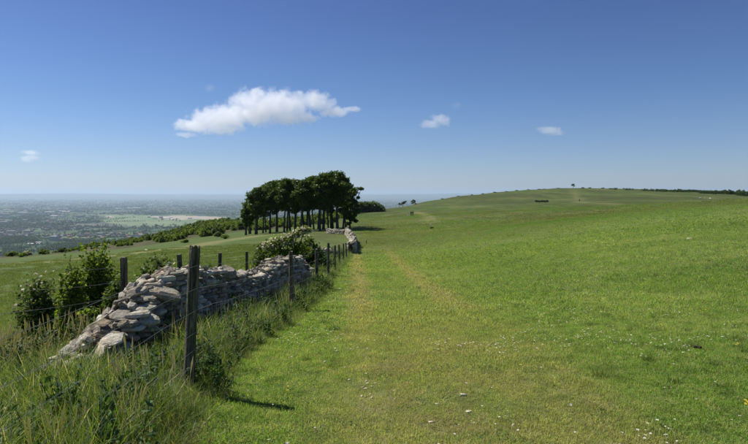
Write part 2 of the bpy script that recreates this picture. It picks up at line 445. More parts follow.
# build the ground sheet
def dist_poly(x, y, pts):
    d = np.full(x.shape, 1e9)
    for (a, b) in zip(pts[:-1], pts[1:]):
        ax, ay, bx, by = a[0], a[1], b[0], b[1]
        t = np.clip(((x - ax) * (bx - ax) + (y - ay) * (by - ay)) / ((bx - ax) ** 2 + (by - ay) ** 2 + 1e-9), 0, 1)
        d = np.minimum(d, np.hypot(x - ax - t * (bx - ax), y - ay - t * (by - ay)))
    return d
def wood_f(x, y):
    return noise.noise((x / 620, y / 620, 1)) + .55 * noise.noise((x / 210, y / 210, 4))
def build_ground():
    ai = [i for i in range(NA + 1) if abs(AA[i]) <= 46 or i % 4 == 0]
    if ai[-1] == NA: ai = ai[:-1]
    A = np.array(ai); na = len(A)
    X = xs[A]; Y = ys[A]; ZZ = Z[A]
    V = np.stack([X, Y, ZZ], -1).reshape(-1, 3)
    V = np.vstack([V, [[0, 0, 0]]])
    i0 = np.arange(na); i1 = (i0 + 1) % na
    J = np.arange(NR - 1)
    q = np.stack([(i0[:, None] * NR + J), (i0[:, None] * NR + J + 1), (i1[:, None] * NR + J + 1), (i1[:, None] * NR + J)], -1).reshape(-1, 4)[:, ::-1]
    tri = np.stack([i0 * NR, i1 * NR, np.full(na, na * NR)], -1)[:, ::-1]
    me = mesh_np('ground', V, [q, tri], MAT_GROUND, smooth_=True)
    x, y = V[:, 0], V[:, 1]
    tr = np.zeros(len(V))
    def track(px, w, s=1.0):
        pts = [onground(a, b) for a, b in px]
        nonlocal tr
        tr = np.maximum(tr, s * np.clip(1.6 - dist_poly(x, y, pts) / w, 0, 1))
    track([(-40, 268), (0, 265), (60, 261), (110, 256), (180, 248), (240, 238.5), (262, 235.5)], 1.7, .9)
    track([(573, 188.2), (574, 193), (577, 197.5), (579, 200)], 2.5, .4)
    track([(580, 201.5), (600, 203), (640, 204.5)], 4, .5)
    track([(404, 213), (416, 212.3), (424, 214.2), (430, 218), (431, 223)], 1.8, .8)
    track([(450, 210), (480, 206), (510, 204.5)], 3, .3)
    track([(640, 194), (690, 196.5), (715, 199)], 4, .4)
    track([(356, 251), (380, 247), (420, 244)], 1.0, .4)
    track([(382, 216), (396, 214)], 1.6, .5)
    brow = np.zeros(len(V)); rr0 = np.hypot(x, y); aa0 = np.degrees(np.arctan2(x, y))
    pxx = CX + FPX * np.tan(np.radians(np.clip(aa0, -60, 0)))
    edge = np.interp(pxx, [-150, 0, 60, 120, 180, 240, 320, 345], [84, 84, 92, 100, 128, 150, 190, 400])
    brow = np.clip((rr0 - edge) / 8, 0, 1) * (aa0 < -3) * (aa0 > -75)
    a = me.attributes.new('brow', 'FLOAT', 'POINT'); a.data.foreach_set('value', brow.astype(np.float32))
    a = me.attributes.new('track', 'FLOAT', 'POINT'); a.data.foreach_set('value', tr.astype(np.float32))
    wd = np.zeros(len(V))
    for i_ in np.nonzero((rr0 > 1800) & (rr0 < 16000) & (np.abs(aa0) < 50))[0]:
        wd[i_] = 1.0 if wood_f(x[i_], y[i_]) > .16 else 0
    a = me.attributes.new('woods', 'FLOAT', 'POINT'); a.data.foreach_set('value', wd.astype(np.float32))
    # racecourse green and built yard in the vale
    def patch(name, poly, soft):
        pts = [onground(*q) for q in poly]
        inside = np.zeros(len(x), bool)
        n_ = len(pts)
        for k in range(n_):
            x1, y1 = pts[k][0], pts[k][1]; x2, y2 = pts[(k + 1) % n_][0], pts[(k + 1) % n_][1]
            cnd = ((y1 > y) != (y2 > y)) & (x < (x2 - x1) * (y - y1) / (y2 - y1 + 1e-9) + x1)
            inside ^= cnd
        return inside.astype(np.float32)
    cs = patch('course', [(102, 222), (108, 215.5), (150, 215), (182, 219), (225, 219.5), (214, 223), (178, 227), (130, 226.5)], 0)
    cs2 = patch('c', [(0, 228), (22, 224), (30, 226), (12, 229.5)], 0)
    yd = patch('yard', [(150, 216.5), (165, 216), (180, 215.3), (226, 217.2), (222, 219.5), (195, 219), (175, 220), (160, 219)], 0)
    yd2 = patch('yard', [(104, 217.5), (112, 215.6), (115, 217), (106, 219)], 0)
    a = me.attributes.new('course', 'FLOAT', 'POINT'); a.data.foreach_set('value', np.maximum(cs, cs2) * .85)
    a = me.attributes.new('yard', 'FLOAT', 'POINT'); a.data.foreach_set('value', np.maximum(yd, yd2) * .7)
    return tag(link('ground', me), kind='structure')
ground = build_ground()

# ================================================================== dry stone wall
s = NT('limestone')
p = s.n('ShaderNodeTexCoord').outputs['Object']
wp = s.pos()
ri = s.n('ShaderNodeNewGeometry').outputs['Random Per Island']
ro = s.n('ShaderNodeObjectInfo').outputs['Random']
rr = s.math('FRACT', s.math('ADD', s.math('MULTIPLY', ri, 7.3), ro))
bc = s.ramp(rr, [(0, (.13, .115, .09)), (.35, (.28, .255, .20)), (.7, (.44, .41, .325)), (1, (.64, .60, .49))])
bc = s.mix(s.math('MULTIPLY', s.sstep(s.noise(wp, 9, 5, .7), .42, .62), .6), bc, (.20, .18, .135))
bc = s.mix(s.math('MULTIPLY', s.sstep(s.noise(wp, 26, 3, .6), .56, .64), .5), bc, (.58, .55, .44))
bc = s.mix(s.math('MULTIPLY', s.sstep(s.noise(wp, 3.2, 3, .6), .52, .62), .35), bc, (.42, .31, .17))
bc = s.mix(s.math('MULTIPLY', s.sstep(s.noise(wp, 5, 4, .6), .56, .68), .6), bc, (.085, .095, .045))
hh = s.math('ADD', s.noise(wp, 30, 5, .7), s.math('MULTIPLY', s.noise(s.scale(wp, (1, 1, 3)), 12, 3, .6), 1.2))
MAT_STONE = s.bsdf(bc, .9, .2, bump=hh, bumpd=.018)
s = NT('rubble_fill')
wp = s.pos()
bc = s.ramp(s.noise(wp, 14, 4, .7), [(.3, (.04, .035, .025)), (.55, (.10, .088, .066)), (.75, (.22, .20, .16))])
MAT_FILL = s.bsdf(bc, .95, .1, bump=s.noise(wp, 18, 4, .7), bumpd=.05)

def slab_geo(rs, L, W, H):
    """an irregular broken slab: uneven outline, tapered skirts, uneven top; < 50 triangles"""
    n = rs.choice((6, 7, 8))
    an = sorted(2 * math.pi * (k + rs.uniform(-.3, .3)) / n for k in range(n))
    rad = [rs.uniform(.78, 1.12) for _ in an]
    V = []
    tilt = rs.uniform(-.25, .25); tilt2 = rs.uniform(-.25, .25)
    for lv, (z, k) in enumerate(((-.5, .80), (-.22, 1.0), (.25, .97), (.5, .72))):
        for a, r in zip(an, rad):
            q = r * k * rs.uniform(.93, 1.05)
            x, y = math.cos(a) * q * .5, math.sin(a) * q * .5
            # square the outline a little
            m = max(abs(math.cos(a)), abs(math.sin(a))); x /= m ** .6; y /= m ** .6
            zz = z + rs.uniform(-.07, .07) + (tilt * x + tilt2 * y) * (1 if lv > 1 else .3)
            V.append((x * L, y * W, zz * H))
    F = []
    for l in range(3):
        for k in range(n):
            F.append((l * n + k, l * n + (k + 1) % n, (l + 1) * n + (k + 1) % n, (l + 1) * n + k))
    F.append(tuple(reversed(range(n)))); F.append(tuple(range(3 * n, 4 * n)))
    return V, F
rs = random.Random(11)
SLABS = []
for k in range(18):
    V, F = slab_geo(rs, 1, 1, 1)
    m_ = MB(); m_.add(V, F); SLABS.append((m_.mesh('stone', MAT_STONE), V, F))

def wall_c(D):      # centre line of the near wall
    t = min(max((D - 6.4) / 9.6, -.2), 1)
    return -2.80 + .62 * t + .03 * math.sin(D * 1.3)
TOPS = [(4.9, 0.0), (5.15, .10), (5.5, .30), (5.8, .44), (6.1, .62), (6.5, .84), (7.0, .98), (7.6, .98), (8.2, .94), (9.0, .90), (9.8, .80), (10.6, .74), (11.4, .76), (12.2, .86), (13, .95), (14, 1.0), (15.4, .95), (16, .55), (16.4, .2)]
def wall_h(D): return float(np.interp(D, [a for a, b in TOPS], [b for a, b in TOPS]))

near_wall = empty('dry_stone_wall', (wall_c(8), 8, gz(wall_c(8), 8)))
tag(near_wall, 'crumbling pale limestone dry stone wall slumping into a heap behind the leaning foreground post', 'stone wall')
wl = near_wall.location
# rubble core
def envelope(D, u):
    """height of the heap above ground at lateral offset u (negative = left, slumped side)"""
    h = wall_h(D)
    sl = 0.40 if D > 6.6 else .40 + .08 * (6.6 - D)        # near end spreads left
    if u > 0: f = 1 - max(0, (u - .18) / .14) ** 2 if u < .34 else 0
    else: f = max(0, 1 - max(0, (-u - .08)) / (sl + .25))
    return h * max(0, f)
V = []; nu, nd = 22, 110
Ds = np.linspace(4.95, 16.3, nd)
for D in Ds:
    for u in np.linspace(-1.6, .34, nu):
        x = wall_c(D) + u
        h = envelope(D, u)
        V.append((x - wl.x, D - wl.y, gz(x, D) - wl.z - .05 + max(0, h - .07) + .03 * noise.noise((x * 6, D * 6, 0)) * (h > .02)))
F = [(i * nu + k, i * nu + k + 1, (i + 1) * nu + k + 1, (i + 1) * nu + k) for i in range(nd - 1) for k in range(nu - 1)]
F = [tuple(reversed(f)) for f in F]
core = mesh_np('rubble_core', V, np.array(F), MAT_FILL)
tag(link('rubble_core', core, near_wall), kind='stuff')

stones = []    # (x, y, z, L, W, H, rx, ry, rz)
rs = random.Random(5)
# courses on the face towards the path
D = 5.9
z0 = 0
course = 0
while z0 < 1.0:
    hh_ = rs.uniform(.045, .08)
    D = 5.75 + rs.uniform(0, .25)
    while D < 16.2:
        L = rs.uniform(.11, .28) * (1.0 if D < 11 else 1.3)
        h = wall_h(D + L / 2)
        if z0 + hh_ * .4 < h:
            x = wall_c(D) + .27 - z0 * .12 + rs.uniform(-.06, .05)
            stones.append((x, D + L / 2, z0 + hh_ / 2, rs.uniform(.20, .34), L * 1.02, hh_ * rs.uniform(.9, 1.12), rs.uniform(-.08, .08), rs.uniform(-.10, .06), rs.uniform(-.12, .12)))
        D += L
    z0 += hh_ * .97; course += 1
# capping and slumped stones on top and on the left side
D = 5.0
while D < 16.2:
    h = wall_h(D)
    us = np.arange(-.72 if D < 7 else -.62, .25, .125 if D < 9 else .2)
    for u in us:
        u += rs.uniform(-.08, .08)
        e = envelope(D, u)
        if e < .03 and not (5.5 < D < 6.4 and u > -.55 and rs.random() < .25): continue
        big = rs.random()
        L = rs.uniform(.08, .21) + (.12 if big > .88 else 0)
        W = rs.uniform(.07, .16) + (.08 if big > .88 else 0)
        H = rs.uniform(.025, .055)
        slope = (envelope(D, u + .05) - envelope(D, u - .05)) / .1
        slD = (wall_h(D + .15) - wall_h(D - .15)) / .3
        yy = D + rs.uniform(-.1, .1)
        stones.append((wall_c(D) + u, yy, e + rs.uniform(-.01, .05), L, W, H,
                       math.atan(slD) * .7 + max(-.6, min(.6, rs.gauss(0, .32))), -math.atan(slope) * .6 + max(-.6, min(.6, rs.gauss(0, .32))), rs.uniform(0, 3.1)))
    D += .08 if D < 9 else .17
# a few big slabs that catch the eye at the broken end
for px, D, zt, L, W, H, rx, ry, rz in ((107, 6.25, .50, .38, .26, .07, .1, .12, .3), (101, 6.1, .36, .30, .2, .07, 0, .05, .2), (128, 6.4, .62, .30, .22, .08, -.2, .35, 1.0),
                                   (156, 6.9, .93, .26, .24, .09, .25, -.25, .4), (143, 6.7, .80, .24, .2, .08, .5, .2, 2.0), (120, 5.9, .36, .28, .2, .06, .3, .1, .2),
                                   (146, 6.0, .46, .28, .20, .06, .4, .2, .6), (112, 5.6, .24, .36, .24, .06, .35, .0, .1), (168, 7.4, .93, .3, .24, .09, .1, -.3, .5),
                                    (226, 9.1, .86, .34, .30, .14, .2, .3, 1.2), (164, 6.5, .72, .40, .28, .10, .1, .3, .2)):
    x = (px - CX) / FPX * D
    stones.append((x, D, zt, L, W, H, rx, ry, rz))
def stone_matrix(sx, o):
    x, y, z, L, W, H, rx, ry, rz = sx
    return Matrix.Translation((x - o.x, y - o.y, gz(x, y) + z - o.z)) @ Matrix.Rotation(rx, 4, 'X') @ Matrix.Rotation(ry, 4, 'Y') @ Matrix.Rotation(rz, 4, 'Z') @ Matrix.Diagonal((L, W, H, 1))
def show(sx):       # how large it shows
    return sx[3] * sx[5] / sx[1] ** 2 * (1.6 if sx[2] > .3 else 1) * (1 if sx[1] > 5 else .5)
order = sorted(stones, key=show, reverse=True)
def lay_stones(lst, parent, nparts):
    o = parent.location
    for k, sx in enumerate(lst[:nparts]):
        b = link('stone', SLABS[rs.randrange(len(SLABS))][0], parent)
        b.matrix_local = stone_matrix(sx, o)
    if len(lst) > nparts:
        mb = MB()
        for sx in lst[nparts:]:
            me, V, F = SLABS[rs.randrange(len(SLABS))]
            M = stone_matrix(sx, o)
            mb.add([M @ Vector(v) for v in V], F)
        tag(mb.build('stone', MAT_STONE, parent), kind='stuff')
lay_stones(order, near_wall, 300)

# loose stones fallen at its foot in the grass
for px, py, sz, lab in ((54, 348, .13, 'pale loose stone at the left toe of the wall heap'), (66, 353, .22, 'flat cream stone in the grass below the wall heap'),
                        (88, 352, .20, 'small cream stone beside the nettles below the wall heap'), (125, 424, .16, 'whitish stone half hidden in the tall grass at the bottom left'),
                        (178, 352, .20, 'flat stone lying at the foot of the leaning post')):
    q = onground(px, py)
    b = link('loose_stone', SLABS[rs.randrange(18)][0], None, q + Vector((0, 0, .05)))
    b.scale = (sz * 1.3, sz, sz * .55); b.rotation_euler = (rs.uniform(-.3, .3), rs.uniform(-.3, .3), rs.uniform(0, 3))
    tag(b, lab, 'stone')

# the two further pieces of wall
def ruin(path, height, thick, label, stone_len, nparts=0):
    c0 = Vector(path[0]); o = empty('dry_stone_wall', (c0.x, c0.y, gz(c0.x, c0.y)))
    tag(o, label, 'stone wall')
    lst = []
    pts = [Vector(p) for p in path]
    for a, b in zip(pts[:-1], pts[1:]):
        L = (b - a).length; d = (b - a) / L; nrm = Vector((d.y, -d.x, 0)); ang = math.atan2(d.y, d.x)
        z = 0
        while z < height * 1.05:
            hh_ = rs.uniform(.10, .16)
            for side in (-1, 1):
                t = rs.uniform(0, .2)
                while t < L:
                    sl = stone_len * rs.uniform(.7, 1.4)
                    q = a + d * (t + sl / 2)
                    hl = height * (.86 + .45 * noise.noise((q.x * .9, q.y * .9, 4)))
                    if z < hl:
                        w = q + nrm * side * (thick / 2 - z * .1)
                        lst.append((w.x, w.y, z + hh_ / 2, sl, thick * .55, hh_ * 1.05, rs.gauss(0, .08), rs.gauss(0, .08), ang + rs.gauss(0, .12)))
                    t += sl
            z += hh_
        t = 0
        while t < L:
            q = a + d * t
            hl = height * (.86 + .45 * noise.noise((q.x * .9, q.y * .9, 4)))
            lst.append((q.x, q.y, hl + .04, stone_len * rs.uniform(.8, 1.3), thick * rs.uniform(.5, .9), rs.uniform(.1, .17), rs.gauss(0, .25), rs.gauss(0, .25), ang + rs.uniform(-.6, .6)))
            t += stone_len * .6
    lay_stones(lst, o, nparts)
wx = lambda px, D: (at(px, D).x, D, 0)
ruin([wx(351, 40), wx(353.5, 52), wx(352, 66), wx(347, 82)], .85, .5, 'far stretch of dry stone wall standing beside the path just before the clump of beeches', .42)
ruin([wx(345.5, 83), wx(337, 84.5), wx(329, 86)], .65, .5, 'short pale tumbled wall turning left at the foot of the beech clump', .5)
ruin([wx(312, 31), wx(322, 32.5), wx(330, 33)], .75, .6, 'low ruined remnant of stone wall behind the far fence posts', .45, 40)
ruin([wx(268, 18.6), wx(282, 17.8), wx(297, 17.4), wx(301, 17)], .62, .6, 'low grey stub of wall under the blossoming hawthorn', .38, 50)

# ================================================================== fences
s = NT('weathered_wood')
oc = s.n('ShaderNodeTexCoord').outputs['Object']
gr = s.noise(s.scale(oc, (1, 1, .06)), 55, 4, .6, 1.0)
bc = s.ramp(gr, [(.35, (.025, .02, .013)), (.5, (.10, .085, .06)), (.62, (.22, .195, .145))])
moss = s.sstep(s.noise(oc, 7, 4, .6), .46, .62)
bc = s.mix(s.math('MULTIPLY', moss, .6), bc, (.085, .10, .035))
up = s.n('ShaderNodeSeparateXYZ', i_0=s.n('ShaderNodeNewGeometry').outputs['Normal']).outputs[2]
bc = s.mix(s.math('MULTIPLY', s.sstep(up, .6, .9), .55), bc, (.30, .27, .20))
MAT_WOOD = s.bsdf(bc, .9, .2, bump=s.math('ADD', gr, s.math('MULTIPLY', moss, .4)), bumpd=.012)
s = NT('galvanised_wire')
MAT_WIRE = s.bsdf((  .34, .32, .28), .6, .5)
MAT_WIRE.node_tree.nodes['Principled BSDF'].inputs['Metallic'].default_value = .6
s = NT('rusty_iron'); MAT_RUST = s.bsdf(s.ramp(s.noise(s.pos(), 40, 3), [(.3, (.05, .03, .02)), (.7, (.16, .11, .08))]), .8, .3)

def post_mesh(h, r, seed, detail=16):
    rs_ = random.Random(seed)
    n = detail; lv = 26 if detail > 12 else 8
    V = []; 
    ph = rs_.uniform(0, 9)
    for i in range(lv + 1):
        t = i / lv; z = -.25 + (h + .25) * t
        rr_ = r * (1.06 - .12 * t)
        if i == lv: rr_ *= .93
        for k in range(n):
            a = 2 * math.pi * k / n
            q = rr_ * (1 + .10 * noise.noise((math.cos(a) * 1.6 + ph, math.sin(a) * 1.6, z * 1.5)) - .10 * max(0, noise.noise((k * 3.1 + ph, z * .9, 2))))
            V.append((math.cos(a) * q, math.sin(a) * q, z + (rs_.uniform(-.012, .012) if i == lv else 0)))
    V.append((0, 0, h - .012))
    F = [(i * n + k, i * n + (k + 1) % n, (i + 1) * n + (k + 1) % n, (i + 1) * n + k) for i in range(lv) for k in range(n)]
    F += [(lv * n + k, lv * n + (k + 1) % n, (lv + 1) * n) for k in range(n)]
    mb = MB(); mb.add(V, F)
    me = mb.mesh('post', MAT_WOOD)
    return me
FX = -1.57
fence = empty('wire_fence', (FX, 4.6, gz(FX, 4.6)))
tag(fence, 'post and wire stock fence along the path in front of the wall, nearest post leaning', 'fence')
fo = fence.location
big_post = post_mesh(1.235, .048, 1, 20)
P0 = link('post', big_post, fence); P0['label'] = 'thick leaning weathered post nearest the camera'
P0.rotation_euler = (R(-1.5), R(3.2), 0)
pm = [post_mesh(1.17, .047, k, 10) for k in (2, 3)]
# (depth, photo column, photo row of the top)
for k, (D, px, top) in enumerate(((10.6, 292, 251.5), (15.4, 317, 249), (19, 328, 243), (22.5, 335, 245), (26, 339.5, 244.5), (29.5, 343.5, 243.5), (33, 346.5, 243), (36.5, 349, 242))):
    q = at(px, D)
    zt = zat(top, D)
    b = link('post', pm[k % 2], fence, (q.x - fo.x, q.y - fo.y, q.z - fo.z))
    b.scale = (1, 1, max(.7, (zt - q.z) / 1.17)); b.rotation_euler = (rs.gauss(0, .02), rs.gauss(0, .02), rs.uniform(0, 6))
# the post behind the camera that ends the wires
b = link('post', pm[0], fence, (-.05, -6.2, gz(FX, -1.6) - fo.z))
WIRES = [.12, .24, .37, .52, .70, .88, 1.08]
ends = [(-1.62, -1.6), (-1.57, 4.6), (at(292, 10.6).x, 10.6), (at(317, 15.4).x, 15.4), (at(328, 19).x, 19), (at(335, 22.5).x, 22.5), (at(339.5, 26).x, 26), (at(343.5, 29.5).x, 29.5), (at(346.5, 33).x, 33), (at(349, 36.5).x, 36.5)]
for wz in WIRES:
    pts = []
    for (a, b_) in zip(ends[:-1], ends[1:]):
        for k in range(10):
            t = k / 10
            x = a[0] + (b_[0] - a[0]) * t; y = a[1] + (b_[1] - a[1]) * t
            za, zb = gz(*a), gz(*b_)
            lx = .049 + (.055 * wz if abs(a[1] - 4.6) < .1 and k == 0 else 0)
            sag = -.035 * math.sin(math.pi * t) + .006 * math.sin(k * 2.1 + wz * 9)
            pts.append((x + lx - fo.x, y - fo.y, za + (zb - za) * t + wz + sag - fo.z))
    mb = MB(); mb.tube(pts, .0015, 4); mb.build('wire', MAT_WIRE, fence)
mb = MB()
y = -1.0
while y < 14:
    if abs(y - 4.6) > .1:
        i = 0 if y < 4.6 else (1 if y < 10.6 else 2)
        a, b_ = ends[i], ends[i + 1]; t = (y - a[1]) / (b_[1] - a[1])
        x = a[0] + (b_[0] - a[0]) * t + .05; z = gz(*a) + (gz(*b_) - gz(*a)) * t - .035 * math.sin(math.pi * t)
        mb.tube([(x - fo.x, y - fo.y, z + .12 - fo.z), (x - fo.x + .004, y - fo.y, z + .4 - fo.z), (x - fo.x, y - fo.y + rs.uniform(-.01, .01), z + .70 - fo.z)], .0012, 4)
    y += .15
tag(mb.build('stay_wire', MAT_WIRE, fence), kind='stuff')

bf0 = at(125, 8.6)
back = empty('wire_fence', bf0)
tag(back, 'low fence of dark square posts running behind the stone wall at the field edge', 'fence')
bl = []
for k, (D, px, top) in enumerate(((5.2, -10, 262), (8.6, 125, 263), (12.4, 183, 258), (14.8, 219.5, 256), (17.6, 247, 254), (21.5, 268, 252))):
    q = at(px, D); zt = zat(top, D); h = zt - q.z + .1
    mb = MB(); w = .085
    mb.box((0, 0, h / 2 - .1), (w, w, h + .2), rs.uniform(-.2, .2), .96)
    mb.box((0, 0, h + .006), (w * .9, w * .9, .012), rs.uniform(-.1, .1), .8)
    b = mb.build('post', MAT_WOOD, back, (q.x - bf0.x, q.y - bf0.y, q.z - bf0.z - .02)); b.rotation_euler = (rs.gauss(0, .03), rs.gauss(0, .03), 0)
    bl.append((q.x - bf0.x, q.y - bf0.y, zt - bf0.z))
for dz in (.06, .28, .5):
    pts = []
    for a, b_ in zip(bl[:-1], bl[1:]):
        for k in range(6):
            t = k / 6; pts.append((a[0] + (b_[0] - a[0]) * t, a[1] + (b_[1] - a[1]) * t - .045, a[2] + (b_[2] - a[2]) * t - dz - .03 * math.sin(math.pi * t)))
    mb = MB(); mb.tube(pts, .0017, 4); mb.build('wire', MAT_WIRE, back)
# thin iron rods stuck in beside the wall face
for px, D, h, lab in ((167, 5.55, .42, 'thin rusty iron rod standing against the shaded wall face'), (179, 5.75, .36, 'shorter thin rod beside the leaning post')):
    q = at(px, D)
    mb = MB(); mb.tube([(0, 0, -.1), (.004, 0, h * .5), (0, .01, h)], [.009, .009, .008], 6)
    mb.tube([(0, .01, h), (-.02, .01, h + .015), (-.022, .01, h - .01)], .007, 6)
    tag(mb.build('iron_rod', MAT_RUST, None, q), lab, 'rod')

# ================================================================== grass and herbs
def scatter(name, pts, protos, label=None):
    """instances of prototype meshes on points; pts: (x, y, z, rotz, tilt, scale, index)"""
    A = np.asarray(pts, np.float32)
    me = bpy.data.meshes.new(name)
    me.vertices.add(len(A)); me.vertices.foreach_set('co', A[:, :3].ravel())
    at_ = me.attributes.new('rot', 'FLOAT_VECTOR', 'POINT')
    rot = np.stack([A[:, 4] * np.cos(A[:, 3] * 3), A[:, 4] * np.sin(A[:, 3] * 5), A[:, 3]], -1)
    at_.data.foreach_set('vector', rot.astype(np.float32).ravel())
    a = me.attributes.new('scl', 'FLOAT', 'POINT'); a.data.foreach_set('value', A[:, 5].copy())
    a = me.attributes.new('idx', 'INT', 'POINT'); a.data.foreach_set('value', A[:, 6].astype(np.int32))
    o = link(name, me)
    pc = bpy.data.collections.new(name + '_kinds')
    for k, m in enumerate(protos):
        q = bpy.data.objects.new('%s_kind_%02d' % (name, k), m); pc.objects.link(q)
    ng = bpy.data.node_groups.new(name, 'GeometryNodeTree')
    ng.interface.new_socket('Geometry', in_out='INPUT', socket_type='NodeSocketGeometry')
    ng.interface.new_socket('Geometry', in_out='OUTPUT', socket_type='NodeSocketGeometry')
    nn = ng.nodes.new; L = ng.links.new
    gi, go = nn('NodeGroupInput'), nn('NodeGroupOutput')
    ci = nn('GeometryNodeCollectionInfo'); ci.inputs[0].default_value = pc; ci.inputs['Separate Children'].default_value = True; ci.inputs['Reset Children'].default_value = True
    ip = nn('GeometryNodeInstanceOnPoints'); ip.inputs['Pick Instance'].default_value = True
    def na(nm, ty):
        q = nn('GeometryNodeInputNamedAttribute'); q.data_type = ty; q.inputs['Name'].default_value = nm; return [s_ for s_ in q.outputs if s_.enabled][0]
    e2r = nn('FunctionNodeEulerToRotation')
    L(na('rot', 'FLOAT_VECTOR'), e2r.inputs[0])
    L(gi.outputs[0], ip.inputs['Points']); L(ci.outputs[0], ip.inputs['Instance']); L(na('idx', 'INT'), ip.inputs['Instance Index'])
    L(e2r.outputs[0], ip.inputs['Rotation']); L(na('scl', 'FLOAT'), ip.inputs['Scale'])
    L(ip.outputs[0], go.inputs[0])
    md = o.modifiers.new('scatter', 'NODES'); md.node_group = ng
    tag(o, label, kind='stuff')
    return o

def blades(name, n, rad, h0, h1, w, lean, mat, seed, segs=2, centre_bias=0, curl=.6, tip=.15):
    r_ = np.random.default_rng(seed)
    rr_ = rad * r_.random(n) ** (.5 + centre_bias); th = r_.random(n) * 2 * np.pi
    bx, by = rr_ * np.cos(th), rr_ * np.sin(th)
    h = h0 + (h1 - h0) * r_.random(n) ** 1.4
    ld = r_.random(n) * 2 * np.pi
    la = lean * r_.random(n) ** .7
    wd = r_.random(n) * 2 * np.pi
    ww = w * (.6 + .8 * r_.random(n))
    tint = r_.random(n)
    V = []; F4 = []; rows = segs + 1
    VV = np.zeros((n, segs * 2 + 1, 3)); HG = np.zeros((n, segs * 2 + 1))
    for k in range(segs + 1):
        t = k / segs
        ang = la * (.3 + curl * t)
        off = h * t * np.sin(ang); zz = h * t * np.cos(ang)
        cx_, cy_ = bx + off * np.cos(ld), by + off * np.sin(ld)
        if k < segs:
            wk = ww * (1 - .55 * t)
            VV[:, k * 2] = np.stack([cx_ - wk / 2 * np.cos(wd), cy_ - wk / 2 * np.sin(wd), zz - (.01 if k == 0 else 0)], -1)
            VV[:, k * 2 + 1] = np.stack([cx_ + wk / 2 * np.cos(wd), cy_ + wk / 2 * np.sin(wd), zz - (.01 if k == 0 else 0)], -1)
            HG[:, k * 2] = HG[:, k * 2 + 1] = t
        else:
            VV[:, segs * 2] = np.stack([cx_, cy_, zz], -1); HG[:, segs * 2] = 1
    b0 = (np.arange(n) * (segs * 2 + 1))[:, None]
    F4 = np.concatenate([b0 + np.array([[k * 2, k * 2 + 1, k * 2 + 3, k * 2 + 2]]) for k in range(segs - 1)]) if segs > 1 else np.zeros((0, 4), int)
    F3 = b0 + np.array([[segs * 2 - 2, segs * 2 - 1, segs * 2]])
    return mesh_np(name, VV.reshape(-1, 3), [F4, F3], mat, rnd=np.repeat(tint, segs * 2 + 1), hgt=HG.ravel())

def blade_mat(name, turf=True, fresh=(.10, .17, .03), deep=(.05, .10, .02), straw=(.30, .27, .13), dryness=.12):
    s = NT(name)
    rnd, hg = s.attr('rnd'), s.attr('hgt')
    if turf:
        c, wear, X, Y, p = turf_colour(s)
        c = s.mix(1.0, c, (2.08, 2.1, 2.6), 'MULTIPLY')
        c = s.mix(s.math('MULTIPLY', rnd, .5), c, s.mix(1.0, c, (1.45, 1.35, 1.2), 'MULTIPLY'))
        thr = s.math('ADD', s.math('MULTIPLY', wear, .45), dryness)
        c = s.mix(s.math('MULTIPLY', s.math('LESS_THAN', s.math('FRACT', s.math('MULTIPLY', rnd, 17.3)), thr), .8), c, straw)
    else:
        ns = s.noise(s.pos(), 1.3, 3)
        c = s.mix(s.math('ADD', s.math('MULTIPLY', rnd, .6), s.math('MULTIPLY_ADD', ns, .8, -.25), clamp=True), deep, fresh)
        c = s.mix(s.math('LESS_THAN', s.math('FRACT', s.math('MULTIPLY', rnd, 17.3)), dryness), c, straw)
    return s.bsdf(c, .5, .35, trans=.45, tcol=s.mix(1.0, c, (1.5, 1.5, .7), 'MULTIPLY'))
M_TURF = blade_mat('turf_blade')
M_LONG = blade_mat('long_grass', False, (.20, .27, .055), (.060, .110, .020), (.42, .39, .22), .10)
M_THATCH = blade_mat('dead_grass', False, (.27, .21, .11), (.12, .085, .045), (.42, .36, .23), .25)
M_MEADOW = blade_mat('meadow_grass', False, (.13, .19, .035), (.07, .11, .02), (.26, .24, .12), .15)
M_STRAW = blade_mat('seeding_stalk', False, (.36, .34, .23), (.20, .18, .11), (.48, .45, .34), .35)

